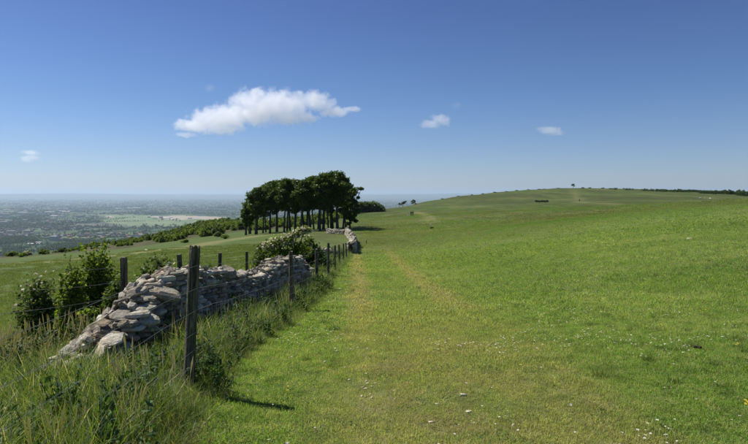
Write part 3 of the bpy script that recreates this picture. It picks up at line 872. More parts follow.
def verge_x(D): return np.interp(D, [0, 3.9, 5.0, 6, 8, 11, 15, 20, 30, 45], [-1.05, -1.15, -1.28, -1.35, -1.30, -1.22, -1.2, -1.3, -1.35, -1.5])
def nz(x, y, s_, seed=0):
    return np.array([noise.noise((a * s_, b * s_, seed)) for a, b in zip(x, y)])
def grid_pts(y0, y1, step, xl=-1.0, xr=.95, side=None):
    out = []
    y = y0
    while y < y1:
        a, b_ = xl * y - .6, xr * y + .6
        n = int((b_ - a) / step)
        out.append(np.stack([a + (np.arange(n) + rng.random(n)) * step, np.full(n, y) + (rng.random(n) - .5) * step], -1))
        y += step
    return np.concatenate(out)
def turf_zone(name, y0, y1, step, protos, lift=0, sc=(.8, 1.2)):
    P = grid_pts(y0, y1, step, -.72, .80)
    P = P[P[:, 0] > verge_x(P[:, 1]) + rng.normal(0, .08, len(P)) - .1]
    wearx = np.abs(P[:, 0] - (.12 - .035 * P[:, 1]))
    P = P[rng.random(len(P)) < np.clip(np.minimum((P[:, 1] - y0) / (y0 * .16) + .25, (y1 - P[:, 1]) / (y1 * .22) + .15), .1, 1)]
    wearx = np.abs(P[:, 0] - (.12 - .035 * P[:, 1]))
    keep = rng.random(len(P)) > np.where(wearx < .32, .0, 0)
    P = P[keep]
    z = hz(P[:, 0], P[:, 1])
    n = len(P)
    big = nz(P[:, 0], P[:, 1], .8, 3) + 1.1 * nz(P[:, 0], P[:, 1], 3.1, 8)
    s_ = rng.uniform(*sc, n) * (1 + .28 * big)
    s_ = np.where(np.abs(P[:, 0] - (.12 - .035 * P[:, 1])) < .4, s_ * .88, s_)
    scatter(name, np.stack([P[:, 0], P[:, 1], z + lift, rng.random(n) * 6.28, rng.normal(0, .05, n), s_, rng.integers(0, len(protos), n)], -1), protos, 'short grazed turf of the down')
near_p = [blades('turf', 300, .17, .008, .034, .0046, 1.45, M_TURF, k) for k in range(6)]
mid_p = [blades('turf', 260, .42, .012, .045, .011, 1.45, M_TURF, 20 + k) for k in range(5)]
far_p = [blades('turf', 260, 1.3, .015, .06, .032, 1.45, M_TURF, 40 + k) for k in range(4)]
turf_zone('near_turf_grass', 1.9, 12, .115, near_p)
turf_zone('middle_turf_grass', 7.5, 36, .34, mid_p)
turf_zone('far_turf_grass', 22, 105, 1.1, far_p)
hill_p = [blades('turf', 260, 3.2, .03, .13, .085, 1.45, M_TURF, 50 + k) for k in range(4)]
P = grid_pts(78, 260, 2.9, -.03, .80)
P = P[rng.random(len(P)) < np.interp(P[:, 1], [78, 180, 260], [1, .8, .15])]; n = len(P)
scatter('hill_turf_grass', np.stack([P[:, 0], P[:, 1], hz(P[:, 0], P[:, 1]), rng.random(n) * 6.28, np.zeros(n), rng.uniform(.8, 1.2, n), rng.integers(0, 4, n)], -1), hill_p, 'grazed grass of the hillside')
# low flat-leaved herbs in the sward
def rosette(seed):
    r_ = np.random.default_rng(seed); n = 46
    C_ = np.stack([r_.normal(0, .06, n), r_.normal(0, .06, n), r_.uniform(.006, .022, n)], -1)
    V, F = leafquads(C_, .010, r_, 1.2, 1.6)
    return mesh_np('clover', V, F, M_CLOVER, rnd=np.repeat(r_.random(n), 4))
P = grid_pts(2.4, 16, .17, -.72, .80)
P = P[P[:, 0] > verge_x(P[:, 1]) - .05]
v = nz(P[:, 0], P[:, 1], 1.7, 41)
P = P[(rng.random(len(P)) < np.clip(v * 1.6 + .0, 0, .45))]; n = len(P)
clover_pts = np.stack([P[:, 0], P[:, 1], hz(P[:, 0], P[:, 1]), rng.random(n) * 6.28, np.zeros(n), rng.uniform(.7, 1.5, n), rng.integers(0, 4, n)], -1)
# tussocks: slightly longer darker tufts
tus = [blades('tussock', 90, .09, .05, .13, .005, 1.0, M_LONG, 60 + k, segs=3, centre_bias=.3) for k in range(4)]
P = grid_pts(2.6, 30, .42, -.3, .8)
P = P[(P[:, 0] > verge_x(P[:, 1]) + .1)]
v = nz(P[:, 0], P[:, 1], .45, 11)
P = P[(v > .12) & (rng.random(len(P)) < .5) & (np.abs(P[:, 0] - .1) > .5)]
n = len(P)
scatter('tussock_grass', np.stack([P[:, 0], P[:, 1], hz(P[:, 0], P[:, 1]), rng.random(n) * 6.28, np.zeros(n), rng.uniform(.5, 1.0, n), rng.integers(0, 4, n)], -1), tus, 'slightly longer tufts in the turf')

# rough long grass of the verge and beyond the wall
long_p = [blades('long_grass', 95, .12, .08, .36, .0046, 1.3, M_LONG, 80 + k, segs=4, centre_bias=.2) for k in range(6)]
tall_p = [blades('tall_grass', 90, .12, .16, .52, .0048, 1.1, M_LONG, 100 + k, segs=4, centre_bias=.2) for k in range(5)]
straw_p = [blades('dry_grass', 40, .14, .06, .36, .0036, 1.7, M_THATCH, 120 + k, segs=4, centre_bias=.2) for k in range(4)]
def wall_side(x, y):
    """lateral offset from the wall centre line (positive = path side)"""
    c = np.array([wall_c(d) for d in y]); return x - c
pts = []
P = grid_pts(1.6, 46, .115, -1.2, 0)
keep = rng.random(len(P)) < np.clip(11.0 / P[:, 1] ** 1.0, .1, 1)
P = P[keep]
P = P[P[:, 0] < verge_x(P[:, 1]) + rng.normal(0, .05, len(P)) + .06 * nz(P[:, 0], P[:, 1], 2.5, 1)]
off = wall_side(P[:, 0], P[:, 1])
wh = np.array([wall_h(d) for d in P[:, 1]])
inwall = (off > -.62 - np.clip(6.8 - P[:, 1], 0, 1) * .35) & (off < .30) & (wh > .06) & (P[:, 1] > 5.05) & (P[:, 1] < 16.3)
P = P[~inwall]; off = off[~inwall]
left = off < -.5
P0_, P1_ = P[~left], P[left]
def put(P, lo, hi, kinds0, nk, edge=None):
    n = len(P); v = nz(P[:, 0], P[:, 1], .9, 17)
    s_ = rng.uniform(lo, hi, n) * (1 + .45 * v)
    if edge is not None: s_ *= edge
    return np.stack([P[:, 0], P[:, 1], hz(P[:, 0], P[:, 1]), rng.random(n) * 6.28, rng.normal(0, .10, n), s_, kinds0 + rng.integers(0, nk, n)], -1)
edge = np.clip((verge_x(P0_[:, 1]) - P0_[:, 0]) / .55 + .35, .35, 1.15) * np.where(P0_[:, 1] > 4.3, 1.2, 1.0)
# keep the view onto the heap open: grass before the wall end must stay below the sight line
def cap(Pp, s_, full):
    out = s_.copy()
    return out
a = put(P0_, .65, 1.1, 0, 6, edge)
b = put(P1_, .55, 1.0, 0, 6)
front = (P0_[:, 1] < 6.0) & (P0_[:, 0] < -2.1)
a[front, 5] *= np.interp(P0_[front, 1], [2.5, 4, 4.9, 5.4, 6], [1.55, 1.3, 1.05, .72, .45])
scatter('verge_long_grass', a, long_p, 'rough long grass on the verge along the fence')
scatter('field_edge_long_grass', b[P1_[:, 1] < 24], long_p, 'rough grass behind the stone wall')
# taller clumps and dry stalks at lower left
sel = P[(P[:, 1] < 5.0) & (P[:, 0] < -1.45) & (rng.random(len(P)) < .34)]
c_ = put(sel, .7, 1.1, 0, 5); c_[:, 5] *= np.interp(sel[:, 1], [2, 3.5, 5.0], [1.05, .95, .6])
scatter('tall_grass_clumps', c_, tall_p, 'tall clumps of lush grass at the lower left')
sel = P[(rng.random(len(P)) < np.where(nz(P[:, 0], P[:, 1], 1.6, 51) > .05, .34, .04)) & (P[:, 1] < 12)]
d_ = put(sel, .6, 1.05, 0, 4)
d_[:, 5] *= np.interp(sel[:, 1], [2, 4, 5, 6, 9], [1.1, .9, .65, .7, .8])
scatter('dry_grass_stalks', d_, straw_p, 'dry straw coloured grass among the green')
# pale seeding grass heads on the far left
def seedhead_mesh(seed):
    r_ = random.Random(seed); mb = MB()
    for k in range(7):
        x, y = r_.uniform(-.12, .12), r_.uniform(-.12, .12); h = r_.uniform(.5, .78); lx, ly = r_.uniform(-.14, .14), r_.uniform(-.1, .1)
        p = [(x + lx * t * t, y + ly * t * t, h * t) for t in (0, .35, .7, .88, 1.0)]
        mb.tube(p, [.0022, .002, .0018, .0085, .001], 5)
        for q in range(3):
            t = .35 + .12 * q; a = r_.uniform(0, 6.28)
            c = Vector((x + lx * t * t, y + ly * t * t, h * t)); e = c + Vector((math.cos(a) * .12, math.sin(a) * .12, .10))
            mb.add([c - Vector((.003, 0, 0)), c + Vector((.003, 0, 0)), e], [(0, 1, 2)])
    return mb.mesh('seed_head', M_STRAW)
sh = [seedhead_mesh(k) for k in range(4)]
pts = []
for k in range(60):
    D = rng.uniform(5.2, 8.4); px = rng.choice([rng.normal(18, 22), rng.normal(60, 40)]) if k % 3 else rng.uniform(-30, 190)
    x = (px - CX) / FPX * D
    if -.7 - .3 * (D < 6.8) < x - wall_c(D) < .32: continue
    pts.append((x, D, gz(x, D), rng.random() * 6.28, rng.normal(0, .08), rng.uniform(.6, .95), rng.integers(0, 4)))
for k in range(6):
    D = rng.uniform(3.0, 4.6); x = rng.uniform(-.62 * D, -1.45)
    pts.append((x, D, gz(x, D), rng.random() * 6.28, rng.normal(0, .12), rng.uniform(.55, .8), rng.integers(0, 4)))
scatter('seeding_grass_heads', pts, sh, 'pale seeding grass heads')

# broad-leaved weeds: nettles and docks
def leaf_mat(name, a, b_, trans=.3, edge=None, rough=.65):
    s = NT(name); rnd = s.attr('rnd')
    st = [(0, a), (.8, b_)] + ([(.93, edge)] if edge else [])
    c = s.ramp(rnd, st)
    c = s.mix(s.math('MULTIPLY', s.sstep(s.noise(s.pos(), .8, 2), .4, .7), .35), c, tuple(x * 1.35 for x in b_))
    return s.bsdf(c, rough, .18, trans=trans, tcol=s.mix(1.0, c, (1.6, 1.6, .6), 'MULTIPLY'))
M_NETTLE = leaf_mat('nettle_leaf', (.028, .062, .018), (.06, .115, .028))
M_CLOVER = leaf_mat('clover_leaf', (.055, .105, .022), (.11, .17, .038))
M_HERB = leaf_mat('herb_leaf', (.05, .10, .02), (.11, .17, .035))
def leafquads(C, size, r_, aspect=1.6, up=.3):
    """C (n,3) centres -> folded leaf quads"""
    n = len(C)
    nrm = r_.normal(size=(n, 3)); nrm[:, 2] = np.abs(nrm[:, 2]) + up; nrm /= np.linalg.norm(nrm, axis=1)[:, None]
    t = r_.normal(size=(n, 3)); t -= nrm * (t * nrm).sum(1)[:, None]; t /= np.linalg.norm(t, axis=1)[:, None]
    b = np.cross(nrm, t)
    sz = (size * (.6 + .8 * r_.random(n)))[:, None]
    V = np.stack([C - t * sz * aspect / 2, C + b * sz / 2 - nrm * sz * .08, C + t * sz * aspect / 2, C - b * sz / 2 - nrm * sz * .08], 1)
    F = (np.arange(n) * 4)[:, None] + np.array([[0, 1, 2, 3]])
    return V.reshape(-1, 3), F
scatter('clover_patches', clover_pts, [rosette(k) for k in range(4)], 'low clover and plantain leaves in the turf')
def nettle(seed, h=.55, mat=None, leaf=.038, stems=8):
    r_ = np.random.default_rng(seed); CC = []; mb = MB()
    for k in range(stems):
        x, y = r_.normal(0, .08, 2); lx, ly = r_.normal(0, .08, 2); hh_ = h * r_.uniform(.6, 1.1)
        for t in np.arange(.15, 1.0, .09):
            for a in (0, 1):
                an = t * 14 + a * math.pi; rad = .05 * (1.15 - t)
                CC.append((x + lx * t + math.cos(an) * rad, y + ly * t + math.sin(an) * rad, hh_ * t))
        mb.tube([(x, y, 0), (x + lx * .5, y + ly * .5, hh_ * .5), (x + lx, y + ly, hh_)], .003, 4, cap=False)
    V, F = leafquads(np.array(CC), leaf, r_, 1.7, .5)
    sv = np.array(mb.V); sf = np.array(mb.F)
    rnd = np.concatenate([np.repeat(r_.random(len(CC)), 4), np.full(len(sv), .3)])
    return mesh_np('nettle', np.vstack([V, sv]), np.vstack([F, sf + len(V)]), mat or M_NETTLE, rnd=rnd)
net = [nettle(k) for k in range(4)] + [nettle(9 + k, .28, M_HERB, .052, 9) for k in range(3)]
pts = []
def w(px, py, D, sc, kind=None):
    x = (px - CX) / FPX * D; pts.append((x, D, gz(x, D), rng.random() * 6.28, 0, sc, rng.integers(0, 4) if kind is None else kind))
for D in np.arange(4.7, 16, .085):                         # along the wall foot
    for q in range(1 if D < 6.3 else 2):
        x = wall_c(D) + rng.uniform(.38, .95)
        if D < 6.2 and x < -2.2: continue
        if rng.random() < .42: pts.append((x, D, gz(x, D), rng.random() * 6.28, 0, rng.uniform(.5, .95), rng.integers(0, 7)))
for k in range(80):
    D = rng.uniform(2.4, 5.2); x = rng.uniform(-.72 * D, -1.5)
    if nz([x], [D], 1.3, 23)[0] > .0: pts.append((x, D, gz(x, D), rng.random() * 6.28, 0, rng.uniform(.5, .9) * np.interp(D, [4, 5.2], [1, .6]), rng.integers(0, 7)))
for k in range(170):
    D = 4.6 + 15 * rng.random() ** 1.5; x = verge_x(D) - abs(rng.normal(0, .30)) - .08
    pts.append((x, D, gz(x, D), rng.random() * 6.28, rng.normal(0, .1), rng.uniform(.25, .62) * (1.0 if nz([x], [D], 1.1, 43)[0] > 0 else .7), rng.integers(0, 7)))
for k in range(140):
    D = rng.uniform(6.0, 13); x = wall_c(D) - rng.uniform(.75, 3.5)
    if nz([x], [D], .8, 29)[0] > .0: pts.append((x, D, gz(x, D), rng.random() * 6.28, 0, rng.uniform(.6, 1.0), rng.integers(0, 4)))
for k in range(90):
    D = rng.uniform(16, 40); x = rng.uniform(-3.4, -1.75)
    pts.append((x, D, gz(x, D), rng.random() * 6.28, 0, rng.uniform(.7, 1.25), rng.integers(0, 4)))
scatter('nettles_and_weeds', pts, net, 'dark nettles and broad-leaved weeds along the wall')

# meadow beyond the wall
mead = [blades('meadow', 220, .55, .04, .13, .016, 1.2, M_MEADOW, 140 + k, segs=2) for k in range(4)]
P = grid_pts(9, 60, .6, -1.1, -.03)
P = P[rng.random(len(P)) < np.interp(P[:, 1], [9, 30, 60], [1, 1, .15])]
P = P[P[:, 0] < np.minimum(-4.2, -2.2 - P[:, 1] * .08)]
n = len(P)
scatter('meadow_grass', np.stack([P[:, 0], P[:, 1], hz(P[:, 0], P[:, 1]), rng.random(n) * 6.28, np.zeros(n), rng.uniform(.6, 1.2, n), rng.integers(0, 4, n)], -1), mead, 'ungrazed field grass beyond the wall')

# daisies and buttercups
def petal_mat(name, c, e=.0):
    s = NT(name); return s.bsdf(c, .6, .3, trans=.25)
M_DAISY, M_BUTTER, M_DISC = petal_mat('daisy_petal', (.80, .80, .78)), petal_mat('buttercup_petal', (.75, .58, .02)), petal_mat('daisy_disc', (.60, .42, .03))
def flower(name, r, h, mat, mat2, seed):
    mb = MB(); n = 9; V = [(0, 0, h)]
    for k in range(n * 2):
        a = math.pi * k / n; q = r * (1 if k % 2 else .62); V.append((math.cos(a) * q, math.sin(a) * q, h + .25 * r))
    mb.add(V, [(0, 1 + k, 1 + (k + 1) % (2 * n)) for k in range(2 * n)])
    nf = len(mb.F)
    mb.add([(math.cos(2 * math.pi * k / 6) * r * .33, math.sin(2 * math.pi * k / 6) * r * .33, h + .2 * r) for k in range(6)] + [(0, 0, h + .38 * r)], [(k, (k + 1) % 6, 6) for k in range(6)])
    n2 = len(mb.F)
    mb.tube([(0, 0, 0), (.004, 0, h * .5), (0, 0, h)], .0011, 3, cap=False)
    me = mb.mesh(name, mat); me.materials.append(mat2); me.materials.append(M_LONG)
    for i, pl in enumerate(me.polygons): pl.material_index = 0 if i < nf else (1 if i < n2 else 2)
    return me
dz = [flower('daisy', .0095, .055, M_DAISY, M_DISC, 0), flower('daisy', .012, .045, M_DAISY, M_DISC, 1)]
pts = []
for k in range(9500):
    D = 2.8 + 24 * rng.random() ** 1.6; px = rng.uniform(150, 760)
    x = (px - CX) / FPX * D
    if x < verge_x(D) + .12: continue
    v = noise.noise((x * .55, D * .55, 31)) + .5 * noise.noise((x * 1.9, D * 1.9, 37)) + (.18 if px < 340 else 0)
    if abs(x - .15) < .5 and rng.random() < .85: continue
    if v > .17 or rng.random() < .02: pts.append((x, D, gz(x, D), rng.random() * 6, rng.normal(0, .25), rng.uniform(.65, 1.05) * (1 + max(0, D - 8) * .035), rng.integers(0, 2)))
scatter('daisies', pts, dz, 'white daisies dotted over the turf')
pts = []
for (px, py) in ((745, 409), (746, 411), (701, 318), (703, 316), (660, 330), (725, 300), (598, 345), (520, 372), (735, 352), (288, 398), (640, 292)):
    for q in range(2):
        g_ = onground(px + rng.normal(0, 1.5), py + rng.normal(0, 1.5)); pts.append((g_.x, g_.y, g_.z, 0, rng.normal(0, .2), 1.0, 0))
scatter('buttercups', pts, [flower('buttercup', .013, .07, M_BUTTER, M_DISC, 3)], 'yellow buttercups in the turf at the right')

# chips of pale stone and bare crumbs trodden into the path
pts = []
for k in range(420):
    D = 2.9 + 7 * rng.random() ** 1.3; x = rng.normal(.12 - .035 * D if k % 2 else .45 + .06 * D, .26)
    if noise.noise((x * 1.2, D * 1.2, 61)) > .05: pts.append((x, D, gz(x, D) + .003, rng.random() * 6, rng.normal(0, .3), rng.uniform(.008, .026), rng.integers(0, 6)))
CHIPS = pts
# stones and litter on the path
M_PSTONE = NT('chalky_stone'); M_PSTONE = M_PSTONE.bsdf(M_PSTONE.ramp(M_PSTONE.noise(M_PSTONE.pos(), 40, 3), [(.3, (.42, .36, .26)), (.7, (.62, .56, .44))]), .9, .2, bump=M_PSTONE.noise(M_PSTONE.pos(), 60, 3), bumpd=.006)
mb0 = MB(); V, F = slab_geo(random.Random(3), 1, 1, 1); mb0.add(V, F); PS = mb0.mesh('path_stone', M_PSTONE)
def chipmesh(k):
    m_ = MB(); V_, F_ = slab_geo(random.Random(40 + k), 1.3, .9, .5); m_.add(V_, F_); return m_.mesh('chip', M_PSTONE)
scatter('path_stone_chips', CHIPS, [chipmesh(k) for k in range(6)], 'small pale stone chips trodden into the worn path')
for px, py, L, lab in ((437, 405, .034, 'small cream stone set upright in the worn path'), (469, 413, .042, 'flat cream stone right of centre in the worn path'), (463, 396, .05, 'pale flat stone furthest up the worn path near the camera'),
                       (431, 423, .036, 'cream stone nearest the camera in the worn path'), (340, 289.5, .11, 'white flat stone lying in the turf left of the worn path'), (690, 239.5, .20, 'small pale stone lying alone in the upper right of the pasture'),
                       (431, 224.5, .35, 'pale stone beside the curve of the distant path')):
    g_ = onground(px, py)
    b = link('path_stone', PS, None, g_ + Vector((0, 0, L * .10))); b.scale = (L * 1.2, L * .7, L * .35)
    b.rotation_euler = (rs.uniform(-.2, .2), rs.uniform(-.2, .2), rs.uniform(-.6, .6)); tag(b, lab, 'stone')
dm = NT('dark_clod'); dm = dm.bsdf(dm.ramp(dm.noise(dm.pos(), 60, 3), [(.3, (.018, .012, .008)), (.7, (.06, .04, .028))]), .9, .2, bump=dm.noise(dm.pos(), 60, 3), bumpd=.01)
def lump(name, loc, L, label, cat, n=5, mat=dm):
    mb = MB()
    r_ = random.Random(L)
    bm2 = bmesh.new()
    for k in range(n):
        M = Matrix.Translation((r_.uniform(-.4, .4) * L, r_.uniform(-.25, .25) * L, .10 * L)) @ Matrix.Diagonal((L * r_.uniform(.2, .4), L * r_.uniform(.15, .3), L * r_.uniform(.12, .25), 1))
        bmesh.ops.create_icosphere(bm2, subdivisions=2, radius=1, matrix=M)
    for v in bm2.verts: v.co *= 1 + .15 * noise.noise(v.co * 40 / L * .3)
    me = bpy.data.meshes.new(name); bm2.to_mesh(me); bm2.free(); me.materials.append(mat)
    return tag(link(name, me, None, loc), label, cat)
lump('clod', onground(697, 350) + Vector((0, 0, .02)), .075, 'dark brown clod lying in the daisy strewn turf at the right', 'clod')
lump('dropping', onground(329, 312) + Vector((0, 0, .02)), .055, 'small black dropping in the turf left of the worn path', 'dropping', 3)

# ================================================================== trees and shrubs
def bark(name, a, b_):
    s = NT(name); q = s.n('ShaderNodeTexCoord').outputs['Object']
    f = s.noise(s.scale(q, (1, 1, .25)), 6, 5, .65)
    return s.bsdf(s.ramp(f, [(.3, a), (.7, b_)]), .9, .2, bump=f, bumpd=.05)
M_BARK = bark('beech_bark', (.035, .03, .024), (.12, .105, .085))
M_BEECH = leaf_mat('beech_leaf', (.022, .052, .010), (.068, .115, .020), .32, (.12, .17, .03), .4)
M_HAW = leaf_mat('hawthorn_leaf', (.055, .100, .016), (.15, .21, .035), .42, (.22, .26, .06))
M_DARKLEAF = leaf_mat('bramble_leaf', (.035, .068, .016), (.095, .145, .032), .35, (.20, .20, .09))
M_BLOSSOM = NT('may_blossom'); M_BLOSSOM = M_BLOSSOM.bsdf((.62, .57, .42), .7, .2, trans=.25)

def clump_points(n, centres, radii, r_, shell=.55):
    k = r_.integers(0, len(centres), n)
    d = r_.normal(size=(n, 3)); d /= np.linalg.norm(d, axis=1)[:, None]
    q = (shell + (1 - shell) * r_.random(n)) ** (1 / 1.5)
    q = np.where(r_.random(n) < .3, q * r_.random(n) ** .4, q)
    return centres[k] + d * q[:, None] * radii[k] * (1 + .22 * r_.normal(size=(n, 1)))

def tree_meshes(seed, H, base_h, rad, nclump, nleaf, leaf, leafmat, skew=(0, 0), trunk_r=.25, flat=.75, limbs=6, extra=()):
    """trunk with limbs + crown of many small leaves; returns (trunk mesh, crown mesh)"""
    r_ = np.random.default_rng(seed); rd = random.Random(seed)
    cs, rr_ = [], []
    for k in range(nclump):
        t = (k + .5) / nclump
        z = base_h + (H - base_h) * (.12 + .83 * t)
        prof_ = math.sqrt(max(0.03, 1 - abs(2 * (t ** flat) - .85) ** 2.2))
        a = k * 2.4 + rd.uniform(-.5, .5); q = rad * prof_ * rd.uniform(.25, .98)
        cr = rad * rd.uniform(.20, .40)
        z = min(z, H - cr * .55)
        cs.append((math.cos(a) * q + skew[0] * t, math.sin(a) * q + skew[1] * t, z)); rr_.append((cr, cr, cr * rd.uniform(.5, .75)))
    for e in extra: cs.append(e[:3]); rr_.append(e[3:])
    cs = np.array(cs); rr_ = np.array(rr_)
    Cn = clump_points(nleaf, cs, rr_, r_)
    V, F = leafquads(Cn, leaf, r_, 1.5, .35)
    crown = mesh_np('crown', V, F, leafmat, rnd=np.repeat(r_.random(nleaf), 4))
    mb = MB()
    lean = rd.uniform(-.07, .07) * H
    tp = [Vector((0, 0, -.4)), Vector((lean * .2, 0, base_h * .35)), Vector((lean * .5, rd.uniform(-.1, .1), base_h * .8)), Vector((lean + skew[0] * .4, skew[1] * .4, base_h + (H - base_h) * .45)), Vector((lean + skew[0] * .8, skew[1] * .8, H * .93))]
    mb.tube(tp, [trunk_r * 1.35, trunk_r, trunk_r * .82, trunk_r * .5, trunk_r * .12], 9, .06)
    idx = list(range(len(cs))); rd.shuffle(idx)
    for k in idx[:limbs + len(extra)] + list(range(len(cs) - len(extra), len(cs))):
        c_ = Vector(cs[k]); t = rd.uniform(.35, .9)
        z0 = min(c_.z - .2, base_h * rd.uniform(.75, 1.1) + (H - base_h) * .2 * t)
        st = Vector((lean * .5 + skew[0] * .15, 0, max(z0 * .85, base_h * .4)))
        md_ = (st + c_) / 2 + Vector((rd.uniform(-.2, .2), rd.uniform(-.2, .2), .15 * (c_ - st).length))
        mb.tube([st, md_, c_], [trunk_r * .45, trunk_r * .28, trunk_r * .07], 6, .08)
    return mb.mesh('trunk', M_BARK, True), crown

def plant_tree(name, loc, meshes, label, cat='tree', group=None, rz=0):
    o = empty(name, loc, rz); tag(o, label, cat, group)
    link('trunk', meshes[0], o); link('crown', meshes[1], o)
    return o

clump = [  # column, depth, top row, crown radius (columns), underside row, label
    (246, 101, 203, 7, 225, 'small drooping beech at the extreme left edge of the clump, foliage reaching the grass'),
    (256, 100, 187, 11.5, 215, 'low-skirted beech, second from the left edge of the clump'),
    (263, 108, 184, 12, 212, 'beech with rounded shoulder near the left end of the clump'),
    (270, 103, 180.5, 12, 209, 'third full-height beech counting from the left end of the clump'),
    (277, 111, 180, 12, 208, 'beech standing behind the gap of sky left of the clump centre'),
    (284, 101, 178, 12, 207, 'beech with slim straight trunk in the front row left of the clump centre'),
    (290, 110, 179, 11, 207, 'rear beech directly above the blossoming hawthorn'),
    (295, 103, 179.5, 11, 208, 'front beech where the canopy dips at the middle of the clump'),
    (301, 99, 180, 11, 208, 'beech right of the dip in the canopy of the clump'),
    (307, 108, 177, 12, 206, 'first of the tight bunch of trunks at the clump centre'),
    (310.5, 101, 176, 12, 206, 'second of the tight bunch of trunks at the clump centre'),
    (314, 111, 176, 12, 206, 'third of the tight bunch of trunks at the clump centre, set back'),
    (320, 100, 173.5, 12, 204, 'thick-trunked tall beech right of the clump centre'),
    (323.5, 108, 173, 12, 204, 'tall beech half hidden behind a thick trunk right of the clump centre'),
    (328.5, 102, 171.5, 12, 205, 'slender beech under the highest part of the canopy'),
    (333, 110, 171, 11, 206, 'rear beech under the highest part of the canopy'),
    (337.5, 101, 171.5, 11, 207, 'tall beech near the right end of the clump'),
    (343, 106, 177, 9, 210, 'beech at the right shoulder of the clump with dense lower foliage'),
    (350, 104, 187, 8.5, 224, 'lowest beech at the right end with a branch reaching out sideways'),
    (250, 112, 196, 8, 217, 'rear beech filling in low behind the left edge of the clump'),
    (266, 118, 184, 12, 212, 'back-row beech seen between the two left-hand gaps of the clump'),
    (287, 119, 181, 12, 209, 'back-row beech behind the left of the clump centre'),
    (304, 118, 180, 12, 210, 'back-row beech behind the middle dip of the canopy'),
    (318, 119, 177, 12, 208, 'back-row beech behind the tight bunch of trunks'),
    (331, 118, 175, 11, 208, 'back-row beech behind the right-hand tall trees'),
    (346, 114, 186, 9, 218, 'back-row beech behind the right shoulder of the clump'),
]
for k, (px, D, top, cr, und, lab) in enumerate(clump):
    q = at(px, D); u = D / FPX
    H = zat(top, D) - q.z; bh = max(.3, zat(und, D) - q.z); rad = cr * u
    ex = ()
    if k == 18:
        zb = zat(188.5, D) - q.z
        ex = ((8.2 * u, 0, zb, 5.0 * u, .9, 1.7 * u), (4 * u, 0, zb - .7, 5 * u, 1.2, 2.3 * u), (11.6 * u, -.2, zb - .1, 2.8 * u, .5, 1.1 * u), (3.5 * u, 0, zb - 4.4, 4.5 * u, 1.8, 4 * u))
    rq = random.Random(900 + k)
    ex = tuple(ex) + tuple((rq.uniform(-.9, .9) * rad, rq.uniform(-.8, .8) * rad, bh + rq.uniform(-.10, .15) * (H - bh), rad * rq.uniform(.25, .42), rad * rq.uniform(.25, .4), rad * rq.uniform(.14, .26)) for _ in range(3))
    ms = tree_meshes(200 + k, H, bh, rad * 1.08, 30, 7200, .20, M_BEECH, skew=(.5, 0), trunk_r=(.19, .24, .15)[k % 3], flat=.8, extra=ex)
    plant_tree('beech_tree', q, ms, lab, group='beeches of the hilltop clump')

def shrub_mesh(seed, w, h, n, leaf, mat, blossom=0, ncl=14, d=None):
    r_ = np.random.default_rng(seed); rd = random.Random(seed); d = d or w
    cs, rr_ = [], []
    for k in range(ncl):
        a = k * 2.4; t = math.sqrt((k + .5) / ncl)
        cs.append((math.cos(a) * t * w * .36 + rd.uniform(-.05, .05) * w, math.sin(a) * t * d * .36, h * (.72 - .42 * t * t) * rd.uniform(.7, 1.12)))
        q = rd.uniform(.18, .30); rr_.append((w * q, d * q, h * q * 1.15))
    cs = np.array(cs); rr_ = np.array(rr_)
    P = clump_points(n, cs, rr_, r_, .4)
    # ragged shoots standing out of the outline
    m = n // 9; sh_ = r_.integers(0, ncl, m // 8 + 1); tip = []
    for k in sh_:
        dr = r_.normal(size=3); dr[2] = abs(dr[2]) + .6; dr /= np.linalg.norm(dr)
        L = r_.uniform(.9, 1.5)
        for t in np.linspace(.6, L, 8): tip.append(cs[k] + dr * rr_[k] * t)
    P = np.vstack([P, np.array(tip)]); P[:, 2] = np.maximum(P[:, 2], .02)
    V, F = leafquads(P, leaf, r_, 1.4, .3)
    fol = mesh_np('foliage', V, F, mat, rnd=np.repeat(r_.random(len(P)), 4))
    mb = MB()
    for k in range(min(9, ncl)):
        c_ = Vector(cs[k]); b0 = Vector((c_.x * .15, c_.y * .15, -.1))
        mb.tube([b0, (b0 + c_) / 2 + Vector((0, 0, .05 * h)), c_], [.022 * h + .006, .014 * h + .004, .004], 5, .1)
    bl = None
    if blossom:
        k = r_.random(blossom); Q = clump_points(blossom, cs, rr_ * 1.05, r_, .9); Q = Q[Q[:, 2] > h * .35]
        V, F = leafquads(Q, leaf * 1.1, r_, 1.0, .6); bl = mesh_np('blossom', V, F, M_BLOSSOM)
    return fol, mb.mesh('stem', M_BARK, True), bl
def plant_shrub(name, loc, ms, label, cat='shrub', group=None, rz=0, sc=1):
    o = empty(name, loc, rz); o.scale = (sc, sc, sc); tag(o, label, cat, group)
    link('foliage', ms[0], o); link('stem', ms[1], o)
    if ms[2]: link('blossom', ms[2], o)
    return o

def shrub_at(name, px, D, top, wpx, n, leaf, mat, label, blossom=0, seed=0, ncl=14, dk=1.0, sink=.0):
    q = at(px, D); h = zat(top, D) - q.z; w = wpx * D / FPX
    return plant_shrub(name, q - Vector((0, 0, sink)), shrub_mesh(seed, w, h, n, leaf, mat, blossom, ncl, w * dk), label)
shrub_at('hawthorn_bush', 98, 9.8, 245, 52, 6500, .042, M_HAW, 'bright green hawthorn bush behind the broken end of the wall', 0, 1, 22)
shrub_at('hawthorn_bush', 72, 9.0, 263, 30, 2400, .042, M_HAW, 'lower shoot-tipped hawthorn bush just left of the taller green one', 60, 2, 12)
shrub_at('bramble_bush', 40, 9.4, 271, 46, 2600, .042, M_DARKLEAF, 'dark low bramble bush at the left with pale tips', 160, 3, 18)
shrub_at('bramble_bush', 117, 8.9, 270, 30, 2600, .045, M_DARKLEAF, 'shaded dark bramble filling in right behind the first square post', 0, 4, 12)
